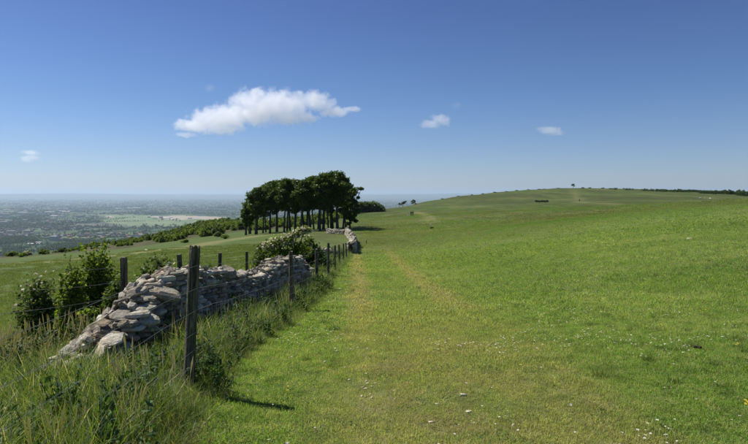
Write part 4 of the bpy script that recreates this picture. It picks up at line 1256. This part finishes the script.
shrub_at('elder_bush', 158, 12.5, 258.5, 52, 4500, .055, M_DARKLEAF, 'low dark elder bush dotted with cream flower heads behind the wall top', 260, 5, 14)
shrub_at('elder_bush', 205, 14, 263, 26, 1600, .05, M_DARKLEAF, 'small leafy bush just showing over the sagging part of the wall', 30, 6, 8)
shrub_at('hawthorn_bush', 272, 21.5, 239, 44, 5500, .075, M_DARKLEAF, 'dark hawthorn bush left of the blossoming one below the beech clump', 40, 7, 16)
shrub_at('hawthorn_bush', 308, 22.5, 237, 36, 4500, .075, M_DARKLEAF, 'dark rounded hawthorn bush right of the blossoming one', 20, 8, 14)
# the blossoming hawthorn whose spray leans right
q = at(290, 20.3); h = zat(230, 20.3) - q.z
r_ = np.random.default_rng(77)
cs = np.array([[-.75, 0, h * .68], [-.45, .1, h * .76], [-.1, 0, h * .80], [.25, 0, h * .93], [.55, 0, h * 1.0], [0, 0, h * .55], [-.4, 0, h * .5], [.35, .1, h * .62]]); rr_ = np.array([[.28, .3, .16], [.32, .3, .2], [.3, .3, .22], [.28, .3, .16], [.26, .2, .12], [.45, .4, .3], [.4, .4, .3], [.4, .4, .3]])
P = clump_points(2600, cs, rr_, r_, .3); V, F = leafquads(P, .07, r_, 1.4, .3)
fol = mesh_np('foliage', V, F, M_HAW, rnd=np.repeat(r_.random(len(P)), 4))
P = clump_points(900, cs[:5], rr_[:5] * 1.04, r_, .8); V, F = leafquads(P, .075, r_, 1.0, .7)
blm = mesh_np('blossom', V, F, M_BLOSSOM)
mb = MB()
for c_ in cs: mb.tube([(0, 0, -.1), Vector(c_) * .5 + Vector((0, 0, .1)), Vector(c_)], [.05, .03, .008], 6, .1)
plant_shrub('hawthorn_bush', q, (fol, mb.mesh('stem', M_BARK, True), blm), 'hawthorn with a cream blossoming spray rising behind the second fence post')

# pale-stemmed sapling and umbel by the wall end
mb = MB(); mb.tube([(0, 0, -.05), (.01, 0, .3), (.0, 0, .62)], [.009, .008, .006], 5)
q = at(89, 7.6); sap = empty('young_elder', q); tag(sap, 'thin pale stem with one flat green leaf cluster left of the wall heap', 'sapling')
mb.build('stem', M_STRAW, sap)
P = np.random.default_rng(5).normal(size=(90, 3)) * [.055, .055, .02] + [0, 0, .62]; V, F = leafquads(P, .04, np.random.default_rng(4), 1.5, .8)
link('foliage', mesh_np('foliage', V, F, M_HAW, rnd=np.repeat(np.random.default_rng(2).random(90), 4)), sap)

# lone trees on the ridge and the dark gorse
def far_tree(px, base_py, Hm, wide, label, seed, und=.35, r=None, n=900, skew=0):
    g_ = onground(px, base_py) if r is None else None
    q = g_ if g_ else Vector((*(lambda v: (v.x / math.hypot(v.x, v.y) * r, v.y / math.hypot(v.x, v.y) * r))(ray(px, HZ)), 0))
    if r: q.z = gz(q.x, q.y)
    ms = tree_meshes(seed, Hm, Hm * und, wide / 2, 7, n, Hm * .09, M_BEECH, (skew, 0), Hm * .035, .9, 4)
    return plant_tree('lone_tree', q, ms, label)
def ridge_r(px):
    best, br = -9, 0
    d = ray(px, HZ); h = math.hypot(d.x, d.y)
    for r in np.linspace(150, 1400, 500):
        e = (gz(d.x / h * r, d.y / h * r) - EYE) / r
        if e > best: best, br = e, r
    return br
ra = ridge_r(400); u = ra / FPX
far_tree(399.5, 0, 4.8 * u, 5.6 * u, 'windswept thorn tree on the ridge skyline, left of a pair', 301, .4, ra, skew=2.2)
far_tree(403, 0, 5.6 * u, 4.4 * u, 'windswept thorn tree leaning over its neighbour on the ridge skyline', 302, .5, ra, skew=2.0)
ra = ridge_r(413)
far_tree(413.5, 0, 6.0 * u, 7.2 * u, 'round dense tree on the ridge skyline right of the windswept pair', 303, .05, ra - 25)
ra = ridge_r(573); u = ra / FPX
far_tree(573, 0, 4.0 * u, 3.8 * u, 'solitary small tree on the skyline at the top of the hill path', 304, .42, ra)

M_GORSE = leaf_mat('gorse_leaf', (.018, .032, .010), (.04, .06, .016), .1)
gorse = [shrub_mesh(400 + k, 1, 1, 420, .13, M_GORSE, 0, 8) for k in range(3)]
def gorse_at(px, py, wpx, hpx, label, k, group=None, r=None):
    if r is None: q = onground(px, py)
    else:
        v = ray(px, HZ); h_ = math.hypot(v.x, v.y); q = Vector((v.x / h_ * r, v.y / h_ * r, 0)); q.z = gz(q.x, q.y)
    rr_ = math.hypot(q.x, q.y); o = empty('gorse_bush', q, k * 1.7); tag(o, label, 'bush', group)
    o.scale = (wpx * rr_ / FPX, wpx * rr_ / FPX * .8, hpx * rr_ / FPX)
    link('foliage', gorse[k % 3][0], o); link('stem', gorse[k % 3][1], o)
    return o
gorse_at(432, 229.5, 4.6, 2.8, 'small dark gorse bush beside the curve of the distant path', 0)
for k, px in enumerate((536.5, 539.2, 542, 544.6, 547.2)):
    gorse_at(px, 202.2 + .2 * (k % 2), 3.6, 2.2, ['leftmost bush of the dark gorse row on the hillside', 'second bush from the left in the dark gorse row on the hillside', 'middle bush of the dark gorse row on the hillside', 'second bush from the right in the dark gorse row on the hillside', 'rightmost bush of the dark gorse row on the hillside'][k], k)
# low bushes along the skyline
for k in range(26):
    px = 446 + k * 11.3 + rng.uniform(-4, 4)
    if abs(px - 573) < 8 or px > 640: continue
    gorse_at(px, 0, rng.uniform(2.0, 5), rng.uniform(.4, 1.0), 'low dark bush breaking the grassy skyline of the hill', k, 'low bushes along the hill skyline', ridge_r(px) - 4)
# dark hedge-wood behind the right shoulder of the hill, and the wood right of the clump
wood_t = [tree_meshes(500 + k, 1, .08, .5, 6, 260, .13, M_BEECH, (0, 0), .03, .9, 2) for k in range(4)]
def join_tree(k):
    tm, cm = wood_t[k]
    n0 = len(cm.vertices); V = np.zeros(n0 * 3); cm.vertices.foreach_get('co', V)
    return cm
pts = []
for px in np.arange(600, 800, .55):
    for q_ in range(3):
        r = ridge_r(px) - 30 * q_ - rng.uniform(0, 25) - (0 if px < 640 else 8)
        wgt = np.interp(px, [600, 640, 660, 700, 748, 800], [.3, .35, .5, .75, 1.0, 1.1]) * (.65 + .7 * abs(noise.noise((px * .22, 2, 0))) + .3)
        if px < 655 and noise.noise((px * .12, 0, 0)) < 0: continue
        v = ray(px + rng.normal(0, .5), HZ); h_ = math.hypot(v.x, v.y); x, y = v.x / h_ * r, v.y / h_ * r
        pts.append((x, y, gz(x, y) - .4, rng.random() * 6, 0, 3.6 * wgt * rng.uniform(.7, 1.25), rng.integers(0, 4)))
scatter('ridge_wood', pts, [t[1] for t in wood_t], 'dark belt of trees along the right hand ridge')
pts = []
for px in np.arange(352, 384, .35):
    for q_ in range(4):
        r = ridge_r(px) + rng.uniform(-55, 12)
        v = ray(px + rng.normal(0, .5), HZ); h_ = math.hypot(v.x, v.y); x, y = v.x / h_ * r, v.y / h_ * r
        pts.append((x, y, gz(x, y) - .3, rng.random() * 6, 0, np.interp(px, [352, 374, 384], [6.0, 5.2, 2.0]) * rng.uniform(.6, 1.15), rng.integers(0, 4)))
scatter('ridge_copse', pts, [t[1] for t in wood_t], 'dark copse on the ridge just right of the beech clump')
# scrub and trees on the scarp below the left hand field
scarp = [shrub_mesh(520 + k, 1, 1, 700, .12, (M_HAW, M_DARKLEAF, M_HAW)[k % 3], 0, 10) for k in range(5)]
pts = []
def scat(px, r, s0, s1):
    v = ray(px, HZ); h_ = math.hypot(v.x, v.y); x, y = v.x / h_ * r, v.y / h_ * r
    pts.append((x, y, gz(x, y) - .2, rng.random() * 6, 0, rng.uniform(s0, s1), rng.integers(0, 5)))
for k in range(9000):
    px = rng.uniform(-90, 345); edge = np.interp(px, [-90, 0, 60, 120, 180, 240, 345], [100, 105, 115, 130, 125, 150, 170])
    r = edge * (1 + rng.random() ** 1.3 * 2.8)
    if noise.noise((px * .045, r * .02, 3)) + noise.noise((px * .2, r * .06, 5)) * .6 > np.interp(r / edge, [1, 1.3, 4], [.15, -.2, -.6]):
        k_ = float(np.interp(px, [-90, 60, 130, 200, 345], [.28, .28, .38, .75, 1.0])) * float(np.interp(r / edge, [1, 2.5], [.7, 1.5]))
        scat(px, r, 1.4 * k_, 4.2 * k_)
scatter('scarp_scrub', pts, [m[0] for m in scarp], 'scrub and small trees covering the scarp edge')
labs = ['round pale green thorn bush on the scarp edge at the far left', 'cream flowering thorn bush on the scarp edge near the far left', 'dark thorn bush at the edge of the left field below the pale building',
        'wide dark bush on the scarp edge left of centre', 'bushy tree on the scarp edge above the left hand post', 'dark bush at the end of the light field track', 'olive bush beside the beech clump at its left', 'low bush where the left field meets the wooded slope']
for k, (px, py, wp_, hp_) in enumerate(((12, 256.5, 9, 5), (27, 256, 8, 4.5), (22, 257, 7, 4), (44, 254.5, 10, 5), (62, 252.5, 8, 4.5), (225, 239, 8, 5), (218, 237, 9, 5), (185, 243, 8, 4))):
    q = onground(px, py); rr_ = math.hypot(q.x, q.y); o = empty('thorn_bush', q, k); tag(o, labs[k], 'bush')
    o.scale = (wp_ * rr_ / FPX, wp_ * rr_ / FPX, hp_ * rr_ / FPX)
    m_ = scarp[k % 5] if k != 1 else shrub_mesh(540, 1, 1, 700, .12, M_HAW, 500, 10)
    link('foliage', m_[0], o); link('stem', m_[1], o)
    if m_[2]: link('blossom', m_[2], o)

# ================================================================== the vale: woods, hedgerow trees, buildings
vt = [tree_meshes(600 + k, 1, .05, .55, 6, 90, .24, M_BEECH, (0, 0), .03, .9, 0)[1] for k in range(4)]
pts = []
def vale_point(px, py):
    d = ray(px, py)
    if d.z > -.004: return None
    t = (EYE - PL) / -d.z
    return Vector((d.x * t, d.y * t, 0))
for k in range(70000):
    py = 199.5 + 62 * rng.random() ** 1.5; px = rng.uniform(-120, 420)
    v = vale_point(px, py)
    r = math.hypot(v.x, v.y)
    if r < 1500 or r > 26000: continue
    if 100 < px < 226 and 215 < py < 226.5 and rng.random() < .96: continue
    f = wood_f(v.x, v.y)
    if f < .15 and rng.random() < .975: continue
    zz = gz(v.x, v.y)
    pts.append((v.x, v.y, zz - 1, rng.random() * 6, 0, rng.uniform(7, 13) * (1 + r / 14000), rng.integers(0, 4)))
# hedgerow lines
for k in range(420):
    py = 201 + 58 * rng.random() ** 1.2; px = rng.uniform(-100, 400); v = vale_point(px, py); r0 = math.hypot(v.x, v.y)
    if r0 < 1700 or r0 > 14000 or (100 < px < 226 and 214 < py < 227): continue
    a = rng.choice([.25, .25 + math.pi / 2]) + rng.normal(0, .25); L = rng.uniform(150, 520)
    for s_ in np.arange(0, L, 11 + r0 / 500):
        x, y = v.x + math.cos(a) * s_ + rng.normal(0, 2), v.y + math.sin(a) * s_ + rng.normal(0, 2)
        pts.append((x, y, gz(x, y) - 1, rng.random() * 6, 0, rng.uniform(5, 11) * (1 + r0 / 14000), rng.integers(0, 4)))
scatter('vale_woodland', pts, vt, 'woods and hedgerow trees of the hazy vale')

def wall_mat(name, c): s = NT(name); return s.bsdf(s.ramp(s.noise(s.pos(), .2, 2), [(.3, tuple(x * .85 for x in c)), (.7, c)]), .8, .3)
M_WHITEB, M_CREAM, M_BRICK = wall_mat('white_render', (.72, .71, .68)), wall_mat('cream_stone', (.50, .44, .34)), wall_mat('red_brick', (.30, .17, .12))
M_SLATE, M_TILE = wall_mat('slate_roof', (.17, .17, .18)), wall_mat('tile_roof', (.26, .14, .10))
M_GLASSY = NT('window_glass').bsdf((.05, .06, .07), .2, .5)
def house(w, d, h, rf, mw, mr, hip=0, wins=4):
    """gabled house; walls, pitched roof and recessed-looking window openings"""
    mb = MB(); mb.box((0, 0, h / 2), (w, d, h)); n1 = len(mb.F)
    e = .4
    mb.add([(-w / 2 - e, -d / 2 - e, h), (w / 2 + e, -d / 2 - e, h), (w / 2 + e, d / 2 + e, h), (-w / 2 - e, d / 2 + e, h), (-w / 2 - e + hip, 0, h + rf), (w / 2 + e - hip, 0, h + rf)],
           [(0, 1, 5, 4), (2, 3, 4, 5), (3, 0, 4), (1, 2, 5), (3, 2, 1, 0)]); n2 = len(mb.F)
    for sy in (-1, 1):
        for k in range(wins):
            for z in ([h * .3, h * .72] if h > 4.5 else [h * .5]):
                mb.box((-w / 2 + w * (k + .5) / wins, sy * (d / 2 + .02), z), (w / wins * .45, .06, min(1.4, h * .3)))
    me = mb.mesh('building', mw); me.materials.append(mr); me.materials.append(M_GLASSY)
    for i, pl in enumerate(me.polygons): pl.material_index = 0 if i < n1 else (1 if i < n2 else 2)
    return me
hs = [house(11, 8, 5.5, 3, M_CREAM, M_SLATE), house(14, 9, 5.5, 3.5, M_BRICK, M_TILE), house(20, 9, 6, 3, M_WHITEB, M_SLATE, 2, 6), house(9, 8, 5.5, 3, M_WHITEB, M_TILE, 0, 3)]
bigs = [house(70, 34, 9, 2.2, M_WHITEB, M_WHITEB, 0, 12), house(48, 26, 12, 1.5, M_WHITEB, M_SLATE, 0, 9), house(95, 30, 8, 2, M_CREAM, M_WHITEB, 0, 14), house(34, 14, 15, 2, M_CREAM, M_SLATE, 2, 8)]
def put_building(px, py, me, sc, label, group=None, rz=None, name='building'):
    q = onground(px, py, 1200)
    o = link(name, me, None, q); o.scale = (sc, sc, sc); o.rotation_euler = (0, 0, rng.uniform(-.5, .5) if rz is None else rz)
    return tag(o, label, 'building', group)
# near estate in the vale at the far left
put_building(34, 244.5, bigs[2], .62, 'long pale industrial shed among trees in the vale at the far left', rz=.1)
put_building(38, 243, bigs[0], .50, 'white flat building just behind the long shed in the vale', rz=.2)
put_building(29, 243.4, bigs[1], .40, 'smaller white block left of the long shed in the vale', rz=0)
# racecourse stands
rl = ['white grandstand at the left of the racecourse buildings', 'tall white stand beside the pale racecourse green', 'long cream stand at the middle of the racecourse buildings', 'white hall right of the racecourse stands', 'pale block at the right end of the racecourse buildings',
      'cream building at the left corner of the racecourse green', 'white roofed stable block on the racecourse', 'white marquee shaped building by the racecourse track']
for k, (px, py, m_, sc) in enumerate(((155, 218.6, 1, .9), (161, 218.2, 3, 1.2), (167, 218.8, 2, .8), (176, 219.2, 0, .9), (190, 218.8, 1, .8), (109, 217.2, 2, .7), (171, 217.4, 0, .7), (149, 217.6, 3, .8))):
    put_building(px, py, bigs[m_], sc, rl[k], rz=rng.uniform(-.2, .2))
# long white sheds near the horizon
for k, (px, py) in enumerate(((118, 209.0), (124, 208.6), (131, 208.8), (137, 208.5), (144, 208.9), (62, 211.5), (66, 212.2), (70, 211.6), (50, 212.6), (55, 216.8), (62, 217.2), (22, 213), (7, 210), (28, 209.6), (84, 201.5), (98, 203), (214, 204.5), (150, 205.5))):
    put_building(px, py, bigs[k % 3], 1.5, 'large pale shed on the far side of the hazy town', 'large pale sheds across the vale')
nb = 0
while nb < 215:
    px = rng.uniform(-60, 235); py = 203 + 38 * rng.random() ** 1.6
    v = vale_point(px, py); f = noise.noise((v.x / 900, v.y / 900, 9))
    if f < (-.05 if py < 222 else .12) or (100 < px < 226 and 214 < py < 227): continue
    r = math.hypot(v.x, v.y)
    if r < 3000: continue
    put_building(px, py, hs[rng.integers(0, 4)] if rng.random() < .75 else bigs[3], rng.uniform(1.0, 1.5) * (1 + r / 15000), 'one of the small pale houses scattered through the hazy town', 'small houses of the town in the vale')
    nb += 1
mb = MB(); mats = []
k = 0
while k < 2600:
    px = rng.uniform(-80, 300); py = 200.5 + 36 * rng.random() ** 1.8
    v = vale_point(px, py); f = noise.noise((v.x / 900, v.y / 900, 9)) + .4 * noise.noise((v.x / 250, v.y / 250, 2))
    if f < .05 or (100 < px < 226 and 214 < py < 227): continue
    r = math.hypot(v.x, v.y); 
    if r < 3300: continue
    s_ = 1 + r / 12000; zz = gz(v.x, v.y)
    mb.box((v.x, v.y, zz + 3 * s_), (rng.uniform(9, 26) * s_, rng.uniform(8, 12) * s_, 6 * s_), rng.uniform(-.5, .5), .7)
    k += 1
s = NT('town_rooftops')
ri = s.n('ShaderNodeNewGeometry').outputs['Random Per Island']
MT = s.bsdf(s.ramp(ri, [(0, (.12, .08, .065)), (.3, (.16, .15, .14)), (.55, (.21, .14, .11)), (.8, (.28, .27, .25)), (.95, (.62, .62, .6))], 'CONSTANT'), .8, .3)
tag(mb.build('town_rooftops', MT), 'mass of roofs of the hazy town', kind='stuff')

# ================================================================== walkers, dog, sheep, post, bird
def skin_body(name, joints, edges, mats, parent=None):
    me = bpy.data.meshes.new(name); me.from_pydata([j[0] for j in joints], edges, []); me.update()
    o = link(name, me, parent)
    sk = o.modifiers.new('skin', 'SKIN'); sk.use_smooth_shade = True
    for v, j in zip(me.skin_vertices[0].data, joints): v.radius = (j[1], j[1] if len(j) < 3 else j[2])
    me.skin_vertices[0].data[0].use_root = True
    ss = o.modifiers.new('sub', 'SUBSURF'); ss.levels = ss.render_levels = 1
    me.materials.append(mats)
    return o
def cloth_mat(name, low, high, skin=(.45, .28, .2)):
    s = NT(name); zc = s.n('ShaderNodeSeparateXYZ', i_0=s.n('ShaderNodeTexCoord').outputs['Object']).outputs[2]
    return s.bsdf(s.ramp(s.math('DIVIDE', zc, 2.0), [(0, (.03, .025, .02)), (.06, low), (.47, high), (.745, skin)], 'CONSTANT'), .9, .2)
def person(q, rz, low, high, stride, label, hair=(.05, .03, .02)):
    o = empty('person', q, rz); tag(o, label, 'person')
    J = [((0, 0, .95), .14, .11), ((0, 0, 1.15), .13, .10), ((0, 0, 1.36), .17, .11), ((0, 0, 1.50), .06), ((0, .01, 1.58), .075), ((0, .015, 1.68), .09),
         ((-.10, 0, .88), .095), ((-.11, .06 + stride * .5, .50), .065), ((-.11, stride, .08), .05), ((-.11, stride + .13, .04), .04),
         ((.10, 0, .88), .095), ((.11, .05 - stride * .3, .50), .065), ((.11, -stride - .05, .10), .05), ((.11, -stride + .08, .04), .04),
         ((-.20, 0, 1.40), .06), ((-.25, -.05, 1.14), .048), ((-.23, .10, .92), .036), ((-.23, .14, .84), .035),
         ((.20, 0, 1.40), .06), ((.25, .02, 1.14), .048), ((.24, .16, .95), .036), ((.24, .20, .88), .035)]
    E = [(0, 1), (1, 2), (2, 3), (3, 4), (4, 5), (0, 6), (6, 7), (7, 8), (8, 9), (0, 10), (10, 11), (11, 12), (12, 13), (2, 14), (14, 15), (15, 16), (16, 17), (2, 18), (18, 19), (19, 20), (20, 21)]
    skin_body('body', J, E, cloth_mat('walker_clothes', low, high), o)
    hm_ = NT('dark_hair').bsdf(hair, .7, .3)
    bm_ = bmesh.new(); bmesh.ops.create_icosphere(bm_, subdivisions=2, radius=.108, matrix=Matrix.Translation((0, -.015, 1.70)))
    for v in list(bm_.verts):
        if v.co.y > .045 and v.co.z < 1.735: v.co.y = .045
    me = bpy.data.meshes.new('hair'); bm_.to_mesh(me); bm_.free(); me.materials.append(hm_); link('hair', me, o)
    bp = MB(); bp.box((0, -.20, 1.27), (.28, .16, .42), 0, .85); bp.box((0, -.295, 1.2), (.2, .05, .2), 0, .8); bp.build('rucksack', NT('dark_canvas').bsdf((.04, .045, .06), .9, .2), o)
    return o
def quadruped(name, q, rz, H, col_, label, cat, woolly=False, headdown=False):
    L = H * (1.15 if not woolly else 1.25); b = .17 * H if not woolly else .27 * H
    hz_ = H * (.45 if headdown else 1.05)
    J = [((0, 0, H * .74), b * 1.0, b * 1.05), ((0, L * .35, H * .76), b * 1.05, b * 1.15), ((0, -L * .38, H * .76), b * .95, b * .95),
         ((0, L * .55, H * (.72 if headdown else .92)), b * .55), ((0, L * .68, hz_), b * .48), ((0, L * .85, hz_ - .05 * H), b * .28)]
    E = [(0, 1), (0, 2), (1, 3), (3, 4), (4, 5)]
    for sx in (-1, 1):
        n = len(J); x = sx * b * .6
        J += [((x, L * .36, H * .48), .07 * H), ((x, L * .38, H * .24), .045 * H), ((x, L * .35, .03), .04 * H)]; E += [(1, n), (n, n + 1), (n + 1, n + 2)]
        n = len(J)
        J += [((x, -L * .36, H * .52), .10 * H), ((x, -L * .30, H * .38), .06 * H), ((x, -L * .45, H * .24), .04 * H), ((x, -L * .42, .03), .04 * H)]; E += [(2, n), (n, n + 1), (n + 1, n + 2), (n + 2, n + 3)]
        n = len(J); J += [((sx * b * .5, L * .64, hz_ + .10 * H), .03 * H)]; E += [(4, n)]
    n = len(J); J += [((0, -L * .55, H * (.70 if woolly else .95)), .035 * H), ((0, -L * .62, H * (.55 if woolly else 1.08)), .02 * H)]; E += [(2, n), (n, n + 1)]
    m_ = NT(name + '_coat'); m_ = m_.bsdf(m_.ramp(m_.noise(m_.pos(), 12, 3), [(.3, tuple(c * .75 for c in col_)), (.7, col_)]), .9, .2)
    o = skin_body(name, J, E, m_); o.location = q; o.rotation_euler = (0, 0, rz)
    return tag(o, label, cat)
q = onground(411.2, 216.0); person(q, R(200), (.03, .03, .05), (.025, .03, .04), .22, 'walker in dark clothes on the distant slope beside a white dog')
q2 = onground(412.9, 216.0); person(q2, R(170), (.06, .05, .04), (.04, .03, .03), .18, 'second walker in dark clothes close on the right of the first', (.12, .07, .03))
quadruped('dog', onground(408.6, 216.4), R(100), .62, (.75, .72, .66), 'white dog left of the two walkers on the distant slope', 'dog')
person(onground(579.4, 202.0), R(10), (.03, .03, .04), (.02, .02, .025), .25, 'lone walker in black climbing the far hill path')
for k, (px, py, rz, lb) in enumerate(((700.6, 198.9, 80, 'leftmost of three pale sheep on the right hand slope'), (705.4, 198.5, -70, 'middle sheep of three on the right hand slope'), (710.3, 199.2, 20, 'rightmost of three pale sheep on the right hand slope'))):
    quadruped('sheep', onground(px, py), R(rz), .95, (.72, .69, .60), lb, 'sheep', True, True)
q = onground(366.3, 243.4); u = math.hypot(q.x, q.y) / FPX
po = empty('marker_post', q); tag(po, 'short marker post with a pale yellow top beside the mown path', 'post')
mb = MB(); mb.tube([(0, 0, -.1), (0, 0, .30)], [.05, .045], 8); mb.build('post', MAT_WOOD, po)
mb = MB(); mb.tube([(0, 0, .30), (0, 0, .44), (0, 0, .47)], [.055, .055, .03], 8); mb.build('cap', NT('faded_yellow_paint').bsdf((.55, .45, .22), .7, .3), po)
# a bird high above the clump
d = ray(223.3, 72.3); q = Vector((0, 0, EYE)) + d * 230
bd = empty('bird', q, R(35)); tag(bd, 'black bird gliding high above and left of the large cloud', 'bird')
mk = NT('black_feather').bsdf((.02, .02, .022), .7, .3)
skin_body('body', [((0, 0, 0), .07), ((0, .16, .02), .05), ((0, .23, .03), .035), ((0, .29, .02), .012), ((0, -.2, 0), .04), ((0, -.34, 0), .05, .012)], [(0, 1), (1, 2), (2, 3), (0, 4), (4, 5)], mk, bd)
for sx in (-1, 1):
    V = []; 
    for k in range(8):
        t = k / 7; c_ = .17 * (1 - t * .55); x = sx * (.05 + .48 * t); zz = .10 * math.sin(t * 2.2)
        V += [(x, .10 - .10 * t * t, zz + .012 * (1 - t)), (x, .10 - .10 * t * t - c_, zz), (x, .08 - .10 * t * t - c_ * .3, zz - .01)]
    F = []
    for k in range(7):
        a = k * 3
        for u_ in range(3): F.append((a + u_, a + (u_ + 1) % 3, a + 3 + (u_ + 1) % 3, a + 3 + u_))
    mb = MB(); mb.add(V, F); mb.build('wing', mk, bd)

# ================================================================== clouds: real volumes high above the haze
def cloud(label, puffs, dist, dens, nscale, erode=.9, soft=.35, grow=1.38):
    """puffs in photo columns/rows: (x, y, rx, ry); turned into ellipsoids at 'dist' metres"""
    u = dist / FPX
    cx_ = sum(p_[0] for p_ in puffs) / len(puffs); cy_ = sum(p_[1] for p_ in puffs) / len(puffs)
    d = ray(cx_, cy_); d = d / d.y
    org = Vector((0, 0, EYE)) + d * dist
    P = []
    r_ = random.Random(int(cx_))
    for (x, y, rx, ry) in puffs:
        rx *= grow; ry *= grow
        P.append((Vector(((x - cx_) * u, r_.uniform(-.3, .3) * rx * u, (cy_ - y) * u)), Vector((rx * u, rx * u * .8, ry * u))))
    bm_ = bmesh.new()
    for c_, r in P:
        bmesh.ops.create_icosphere(bm_, subdivisions=3, radius=1, matrix=Matrix.Translation(c_) @ Matrix.Diagonal((*(r * 1.12), 1)))
    me = bpy.data.meshes.new('cloud'); bm_.to_mesh(me); bm_.free()
    o = link('cloud', me, None, org)
    rm = o.modifiers.new('merge', 'REMESH'); rm.mode = 'VOXEL'; rm.voxel_size = max(min(q.z for _, q in P) * .35, max(q.x for _, q in P) * .08); rm.use_smooth_shade = True
    n = NT('cloud_vapour')
    oc = n.n('ShaderNodeTexCoord').outputs['Object']
    best = None
    for c_, r in P:
        v = n.n('ShaderNodeVectorMath', operation='SUBTRACT'); n.set(v.inputs[0], oc); v.inputs[1].default_value = c_
        v2 = n.n('ShaderNodeVectorMath', operation='DIVIDE'); n.set(v2.inputs[0], v.outputs[0]); v2.inputs[1].default_value = r
        ln = n.n('ShaderNodeVectorMath', operation='LENGTH'); n.set(ln.inputs[0], v2.outputs[0])
        f = n.math('SUBTRACT', 1.0, ln.outputs['Value'])
        best = f if best is None else n.math('SMOOTH_MAX', best, f, .15)
    nn_ = n.noise(oc, nscale, 8, .68)
    f = n.math('ADD', best, n.math('MULTIPLY_ADD', nn_, erode * 2, -erode - .12))
    den = n.math('MULTIPLY', n.sstep(f, 0.0, soft), dens)
    pv = n.n('ShaderNodeVolumePrincipled', i_Anisotropy=.35); pv.inputs['Color'].default_value = (.97, .98, 1, 1)
    n.set(pv.inputs['Density'], den)
    n.t.links.new(pv.outputs[0], n.out.inputs['Volume'])
    n.m.cycles.volume_step_rate = .22
    me.materials.append(n.m)
    return tag(o, label, 'cloud')
cloud('large white cumulus cloud drifting above the beech clump', [(256, 103, 20, 13), (276, 102, 22, 11), (248, 112, 20, 10), (224, 116, 18, 8), (320, 105, 14, 7), (292, 104, 16, 12), (313, 100, 16, 7.5), (238, 101, 10, 8), (262, 114, 20, 10), (212, 119, 20, 9), (196, 125, 20, 6), (232, 118, 16, 12), (284, 117, 18, 7), (303, 118, 12, 6), (334, 111, 14, 4.5), (348, 109, 10, 2.2), (185, 134, 9, 2.6), (222, 129, 14, 5)], 7600, .0036, 1 / 150, 1.2, .28)
cloud('small white cloud low at the far left of the sky', [(30, 152.5, 8, 2.6), (31, 158, 9, 2.6), (26, 160, 6, 2)], 9500, .0032, 1 / 90, 1.0, .45)
cloud('small soft cloud right of the large one', [(439, 119.5, 9, 5), (431, 124, 10, 4), (445, 122, 6, 4)], 7600, .0036, 1 / 80, 1.05, .45)
cloud('small flat cloud highest above the hill at the right', [(550, 130, 10, 3.6), (556, 132.5, 8, 3), (544, 128.5, 6, 2.5)], 7600, .0036, 1 / 80, 1.05, .45)
cloud('faint wisp of cloud above the small soft cloud', [(457, 105, 6, 4)], 7600, .0008, 1 / 120, .5, .7)
cloud('faint wisp of cloud left of the large cloud top', [(210, 88, 6, 4.5)], 7600, .0008, 1 / 120, .5, .7)

# ------------------------------------------------------------------ haze
hm = NT('haze_air')
pv = hm.n('ShaderNodeVolumePrincipled', i_Density=4.0e-5, i_Anisotropy=.25)
pv.inputs['Color'].default_value = (.60, .76, .96, 1)
hm.t.links.new(pv.outputs[0], hm.out.inputs['Volume'])
hb = MB(); hb.box((0, 0, (330 - 268) / 2), (150000, 150000, 330 + 268))
haze = tag(hb.build('haze', hm.m), 'pale haze over the distant vale', kind='stuff')
